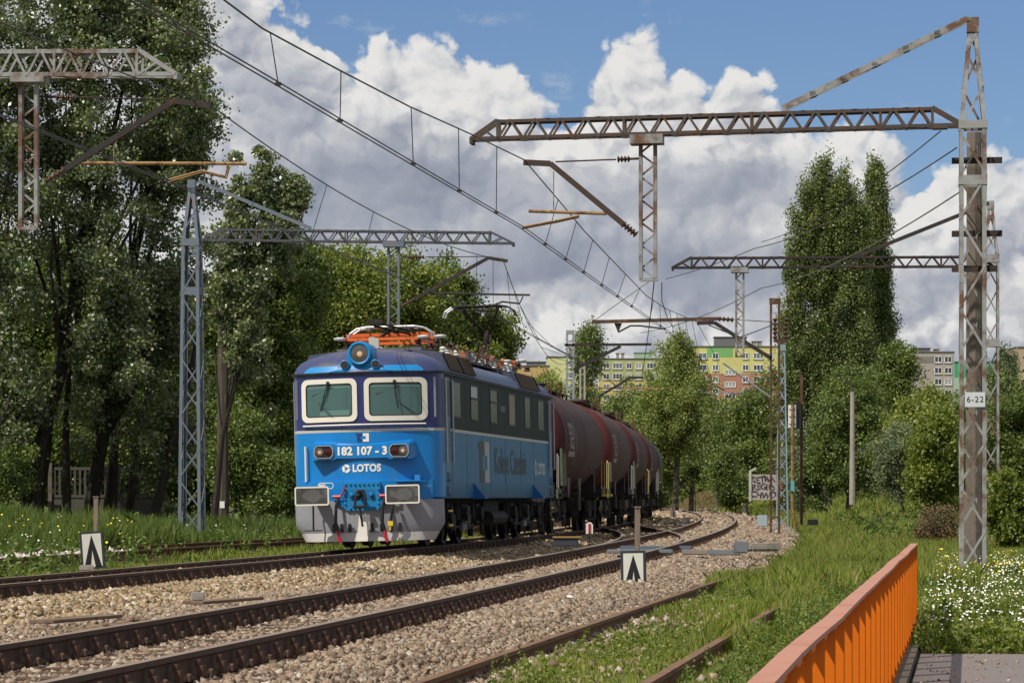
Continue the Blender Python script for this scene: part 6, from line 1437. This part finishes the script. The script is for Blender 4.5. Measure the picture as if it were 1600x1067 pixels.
block('beige block at the right edge behind the thin birch', 1588, 1680, 700, 543, mat('beige_wall', (.36, .27, .20), .9, 0, .2, .1, .3), [(1610, 2.0), (1640, 2.0)], rows_from(560, 18, 8), 1.5, 0, 12)

# ------------------------------------------------------------------ low building, fences and walls
Yk = 335
r = empty('kiosk', 'yellow and cream low building with a shutter behind the far fence', 'building', ((1070-CX)*Yk/F, Yk, 0)); ox = r.location.x
def kx(px): return (px-CX)*Yk/F-ox
k = MB(); k.box(((kx(1068)+kx(1135))/2, 3, 2.2), (kx(1135)-kx(1068), 6, 5.0)); k.build('wall', mat('cream_wall', (.62, .52, .38), .9), r)
k = MB(); k.box(((kx(1088)+kx(1115))/2, -.03, 2.4), (kx(1115)-kx(1088), .06, 3.4)); k.build('shutter', mat('shutter_ochre', (.50, .27, .03), .7), r)
k = MB(); k.box(((kx(1066)+kx(1137))/2, 2.8, 4.75), (kx(1137)-kx(1066), 6.8, .5)); k.build('fascia', mat('fascia_yellow', (.68, .46, .05), .6), r)
fence_m = mat('fence_concrete', (.42, .41, .38), .9, 0, .2, .15, 1.5)
Yf = 312
fr = empty('concrete_fence', 'pale concrete fence with slanted tops behind the goldenrod', 'fence', ((1030-CX)*Yf/F, Yf, 0)); ox = fr.location.x; fx0 = 0
n = 8; w = (1122-1032)*Yf/F/n
for i in range(n):
    z0 = 1.0; k = MB(); k.box((i*w+w/2, 0, z0+.95), (w-.12, .08, 1.9)); 
    if i < 2: k.box((i*w+w/2, -.05, z0+1.2), (w*.5, .02, .9), None)
    k.build('fence_panel', fence_m, fr)
    k = MB(); k.box((i*w, -.02, z0+1.0), (.14, .14, 2.1)); k.bar((i*w, 0, z0+2.0), (i*w+.30, 0, z0+2.5), .10, .10); k.build('fence_post', fence_m, fr)
Yw = 185
gw = empty('graffiti_wall', 'pale concrete wall panel with black graffiti under the broad dark tree', 'wall', ((1172-CX)*Yw/F, Yw, 0)); ww = 46*Yw/F
zb = topz(780, Yw)
k = MB(); k.box((ww/2, 0, zb+.72), (ww, .1, 1.50)); k.build('wall_panel', mat('graffiti_concrete', (.36, .33, .31), .9, 0, .2, .12, 2), gw)
k = MB(); k.box((0, -.03, zb+.8), (.14, .16, 1.8)); k.bar((0, 0, zb+1.65), (.35, 0, zb+1.85), .12, .12); k.build('wall_post', fence_m, gw)
tx = MB()
for i, s in enumerate(('SETRA', 'REGIO', 'CHWD')): add_text(tx, s, .50, lambda x, y, i=i: (.78+x*1.0+y*.16*(i-1)+.03*math.sin(y*17+x*5), -.055, zb+1.16-i*.46+y+.05*math.sin(x*4.5+i*2)+.02*math.sin(x*19)), .016, 1.0, .92)
tx.build('graffiti', mat('spray_black', (.05, .045, .05), .8, 0, .2, .4, 5), gw, fix=False)
tx = MB(); add_text(tx, 'R', .6, lambda x, y: (1.75+x, -.055, zb+.8+y), .03); tx.build('graffiti', mat('graffiti_pink', (.45, .10, .15), .6), gw, fix=False)
# concrete fence behind the left trees
Yl = 108
lf = empty('slatted_fence', 'grey concrete fence with open slats behind the left trees', 'fence', (-15.9, Yl, 0))
xx = 0
for i in range(2):
    k = MB(); z0 = .0; wd = 1.95
    k.box((i*2.05+1.02, 0, z0+.45), (wd, .07, .9))
    for z in (1.0, 1.95): k.box((i*2.05+1.02, 0, z0+z), (wd, .06, .10))
    for j in range(11): k.box((i*2.05+.15+j*.175, 0, z0+1.48), (.07, .05, .86))
    k.build('fence_panel', mat('fence_dark', (.075, .068, .06), .95), lf); k = MB(); k.box((i*2.05, -.03, z0+1.05), (.13, .15, 2.2)); k.build('fence_post', concrete_dark, lf)
hw = empty('garage', 'beige building wall glimpsed between the trunks at the left edge', 'building', (-19.3, 104, 0))
k = MB(); k.box((1.0, 1.2, 1.8), (2.5, 2.2, 3.6)); k.build('wall', mat('garage_wall', (.42, .38, .30), .9, 0, .2, .1, 1), hw); k = MB()
for i in range(5): k.box((-.1+i*.55, .07, 1.8), (.04, .03, 3.5))
k.build('wall_rib', concrete, hw)

# ------------------------------------------------------------------ footpath and orange railing
asph = bpy.data.materials.new('path_asphalt'); asph.use_nodes = True; t = asph.node_tree; b = t.nodes['Principled BSDF']; tc = N(t, 'ShaderNodeTexCoord')
n1 = noise(t, tc.outputs['Object'], 60, 3, .7); n2 = noise(t, tc.outputs['Object'], 2.2, 5, .65)
mp = N(t, 'ShaderNodeMapping'); mp.inputs['Scale'].default_value = (1.2, 9, 1); L(t, tc.outputs['Object'], mp.inputs[0]); n3 = noise(t, mp.outputs[0], 2.0, 5, .7)
c = mixc(t, n1, (.115, .095, .09), (.20, .17, .165)); c = mixc(t, smooth(t, n3, .55, .72), c, (.075, .062, .058)); c = mixc(t, smooth(t, n2, .55, .75), c, (.20, .175, .17))
L(t, c, b.inputs['Base Color']); b.inputs['Roughness'].default_value = .85
def rail_x(y, off=0.): return -.585+.1452*y+off
k = MB(); y0, y1 = 2, 29.3
k.prism([Vector((rail_x(y0, .15), y0, -.47)), Vector((rail_x(y0, .42)+9, y0-1.0, -.47)), Vector((rail_x(y1, .42)+9, y1-.5, -.47)), Vector((rail_x(y1, .15), y1, -.47))], (0, 0, -.15)); tag(k.build('footpath', asph), 'grey asphalt footpath at the lower right corner', 'path', kind='structure')
k = MB(); k.prism([Vector((rail_x(y0, -.10), y0, -.42)), Vector((rail_x(y0, .12), y0, -.42)), Vector((rail_x(30.2, .12), 30.2, -.42)), Vector((rail_x(30.2, -.10), 30.2, -.42))], (0, 0, -.3)); tag(k.build('kerb', mat('kerb_planks', (.16, .14, .115), .9, 0, .2, .35, 3, (.07, .06, .05), .45, 6, .6, 25, (1, 7, 1))), 'worn concrete kerb under the orange railing', 'kerb', kind='structure')
orange = mat('railing_orange', (.60, .138, .001), .55, 0, .3, .14, 5, (.32, .065, .010), .22, 9)
cap_m = mat('railing_cap', (.38, .185, .13), .7, 0, .3, .12, 9, (.33, .14, .09), .38, 2.5)
x_, y_ = scatter(23, 29.2, lambda y: rail_x(y, .2), lambda y: .17*y, 150); s_ = RNG.uniform(.008, .022, 150); stones('path_grit', np.stack([x_, y_, np.full(150, -.467)], 1), s_, stone_far, 'grit and small stones lying on the footpath')
rl = empty('railing', 'orange metal railing with a faded pinkish handrail beside the footpath', 'railing', (rail_x(2), 2, 0)); 
k = MB(); rr = random.Random(5); rows = []
ys = list(np.arange(2, 34.9, 1.05))
for y in ys:
    dz = .003*math.sin(y*1.3)+rr.uniform(-.0015, .0015); dx = .003*math.sin(y*.9+1); a = rail_x(y, dx); rows.append([Vector((a-.038, y, .478+dz)), Vector((a+.040, y, .478+dz)), Vector((a+.040, y, .460+dz)), Vector((a-.038, y, .460+dz))])
k.grid(rows, close=True); k.f += [(0, 1, 2, 3), tuple(len(k.v)-4+i for i in range(4))]; k.m += [0, 0]; k.build('handrail', cap_m, rl)
ys = np.arange(2.4, 34.7, .965)
for i, y in enumerate(ys):
    k = MB(); k.box((rail_x(y, .004), y, .03), (.058, .10, .86)); k.build('post', orange, rl)
k = MB()
for i in range(len(ys)-1):
    for j in range(1, 8): y = ys[i]+.965*j/8; k.box((rail_x(y, -.008), y, .05), (.026, .014, .80))
tag(k.build('picket', orange, rl), kind='stuff')
k = MB(); 
for z in (.43, -.33): k.bar((rail_x(2, -.008), 2, z), (rail_x(34.6, -.008), 34.6, z), .03, .03)
k.build('rail_bar', orange, rl)
local(rl)

# ------------------------------------------------------------------ small things along the line
def sign(label, px, py_t, py_b, Y, w, tilt, post_px, post_t, post_b, Yp):
    x = (px-CX)*Y/F; z0 = topz(py_b, Y); h = (py_b-py_t)*Y/F; r = empty('lineside_sign', label, 'railway sign', (x, Y, z0), 0, 'low white signs with a black inverted V'); r.rotation_euler = (0, tilt, .16 if px < 500 else .03)
    k = MB(); k.box((0, 0, h/2), (w, .05, h)); k.box((.03, .09, h/2-.02), (w-.04, .12, h-.05)); k.build('box', mat('sign_black', (.03, .035, .04), .6, 0, .4, .3, 6), r)
    k = MB(); e = .035; k.box((0, -.028, h/2), (w-2*e, .006, h-2*e)); k.build('panel', mat('sign_white', (.62, .62, .55), .55, 0, .4, .1, 8, (.45, .44, .38), .3, 9), r)
    k = MB(); a = w/2-e; b = h-e-.02; th = .10
    for s in (-1, 1): k.prism([Vector((0, -.034, b)), Vector((s*(a-.012), -.034, e)), Vector((s*(a-.012-th), -.034, e)), Vector((0, -.034, b-.30*h-.06))], (0, .004, 0))
    k.build('inverted_v', black, r)
    if post_px:
        X = (post_px-CX)*Yp/F; k = MB(); zt, zb_ = topz(post_t, Yp), topz(post_b, Yp); k.box((X, Yp, (zt+zb_)/2), (.075, .075, zt-zb_)); k.box((X, Yp, zt), (.10, .10, .02)); tag(k.build('wooden_post', mat('grey_wood', (.21, .16, .125), .9, 0, .2, .3, 5, (.12, .09, .07), .4, 6, 0, 20, (3, 3, .4))), 'short brown wooden post right behind the '+('left' if px < 500 else 'right')+' inverted V sign', 'post')
    return r
sign('white sign with black inverted V on the gravel by the rusty siding, the right one', 990, 860, 918, 43.5, .345, -.02, 996, 792, 905, 46)
sign('slightly tilted white sign with black inverted V in the grass left of the loco track', 146, 830, 888, 50, .37, -.07, 150, 776, 870, 55)
def marker(px, py, Y, lab):
    c = P(px, py, Y); k = MB(); k.tube([c+Vector((0, 0, -.42)), c], .012, 5); r = tag(k.build('marker_peg', dark_metal), lab, 'marker'); k = MB(); k.prism([c+Vector((a, 0, b)) for a, b in ((-.075, -.12), (.075, -.12), (.075, .08), (.03, .13), (-.03, .13), (-.075, .08))], (0, .05, 0)); k.build('white_back', white, r); k = MB(); k.box(c+Vector((0, -.01, -.0)), (.05, .02, .2)); k.build('red_stripe', red_m, r)
marker(921, 825, 68, 'small red and white peg between the tracks beside the wagons'); marker(1053, 803, 118, 'dark red peg between the tracks in the curve')
# point machine covers, boxes
def solid(name, lab, cat, c, d, m, rz=0., bev=.015):
    import bmesh
    k = MB(); k.box((0, 0, d[2]/2), d); me = k.mesh(name, m); bm = bmesh.new(); bm.from_mesh(me); bmesh.ops.bevel(bm, geom=bm.edges[:], offset=bev, segments=2, affect='EDGES'); bm.to_mesh(me); bm.free()
    o = bpy.data.objects.new(name, me); C.objects.link(o); o.location = c; o.rotation_euler = (0, 0, rz); return tag(o, lab, cat)
steel_m = mat('pale_steel', (.17, .19, .20), .5, .2, .5, .2, 4, (.16, .13, .11), .35, 5)
def G(px, py, Y): 
    x = (px-CX)*Y/F; return (x, Y, topz(py, Y))
solid('point_cover', 'long pale steel cover plate lying across the middle track', 'cover plate', G(1000, 864, 59.5), (1.25, .40, .07), steel_m, -.10)
solid('point_cover', 'blue grey sleeper box in the middle of the turnout', 'cover plate', G(1025, 860, 66), (1.5, .35, .10), mat('dark_blue_grey', (.09, .12, .16), .5), -.1)
solid('point_cover', 'brownish cover box beside the right rail of the turnout', 'cover plate', G(1088, 866, 59.5), (.55, .35, .09), mat('brown_cover', (.22, .18, .15), .7, 0, .3, .2, 4), -.1)
k = solid('point_machine', 'pale grey steel box right of the turnout', 'point machine', G(1131, 867, 58.5), (.60, .30, .10), steel_m, -.1)
solid('point_machine', 'small grey box on two feet beside the grass edge', 'point machine', G(1158, 863, 58), (.26, .22, .20), steel_m)
solid('cable_cabinet', 'small pale blue cabinet right of the curve on the gravel', 'cabinet', G(1191, 822, 112), (.32, .3, .40), mat('cabinet', (.34, .42, .45), .6), .1)
solid('relay_box', 'dark box with a yellow brown lid between the tracks in the shade', 'box', G(884, 853, 58.5), (.46, .30, .15), mat('box_dark', (.03, .035, .05), .6))
solid('lid', 'yellow brown lid on the dark box between the tracks', 'lid', (G(886, 853, 58.5)[0], 58.5, G(884, 853, 58.5)[2]+.152), (.54, .36, .03), mat('lid_ochre', (.28, .16, .04), .7), 0, .005)
solid('concrete_block', 'weathered concrete slab at the grass edge right of the turnout', 'concrete block', G(1190, 861, 66), (.70, .5, .17), concrete, .35, .05)
solid('equipment_pot', 'small black box in the grass right of the signal', 'box', G(1270, 820, 95), (.30, .25, .17), black)
solid('concrete_block', 'grey stone block on the ballast at the left below the loco track', 'concrete block', G(309, 938, 31.5), (.13, .12, .085), concrete, .2, .012)
solid('concrete_block', 'beige block leaning at the foot of the left inverted V sign', 'concrete block', G(136, 892, 46), (.22, .16, .09), concrete, .2, .02)
def plank(px, py, Y, l, a, lab):
    solid('plank', lab, 'plank', G(px, py, Y), (l, .24, .03), mat('sunken_board', (.17, .125, .09), .95, 0, .1, .3, 7, (.10, .07, .05), .4, 9), a, .006)
plank(350, 940, 33, 1.6, 1.25, 'old timber half sunk in the ballast between the two running lines')
plank(120, 969, 28, 1.4, 1.25, 'old timber half sunk in the ballast near the left edge')
for px, py, Y, lab in ((828, 998, 26.5, 'crumpled white paper beside the rusty rail'), (897, 977, 28.5, 'small white paper scrap between the tracks'), (890, 925, 36, 'white wrapper on the ballast under the middle track'), (1125, 888, 50, 'white broken slab at the end of the siding'), (1418, 1018, 31.8, 'small white stone on the footpath')):
    rr = random.Random(px); x, y, _z = G(px, py, Y); z = float(np.maximum(ground_z(x, y), bed_height(x, y))) if px < 1300 else -.465; k = MB(); s = .06 if px != 1125 else .13
    pts = [Vector((x+math.cos(a)*s*rr.uniform(.6, 1.3), y+math.sin(a)*s*rr.uniform(.5, 1), z+rr.uniform(.0, .02))) for a in np.arange(7)*.9]; top_ = [p*1+Vector((rr.uniform(-.01, .01), 0, rr.uniform(.015, .05))) for p in pts]
    k.grid([pts, top_], close=True); k.add(top_, [tuple(range(7))]); tag(k.build('litter' if px not in (1125, 1418) else 'stone', white), lab, 'litter' if px not in (1125, 1418) else 'stone')
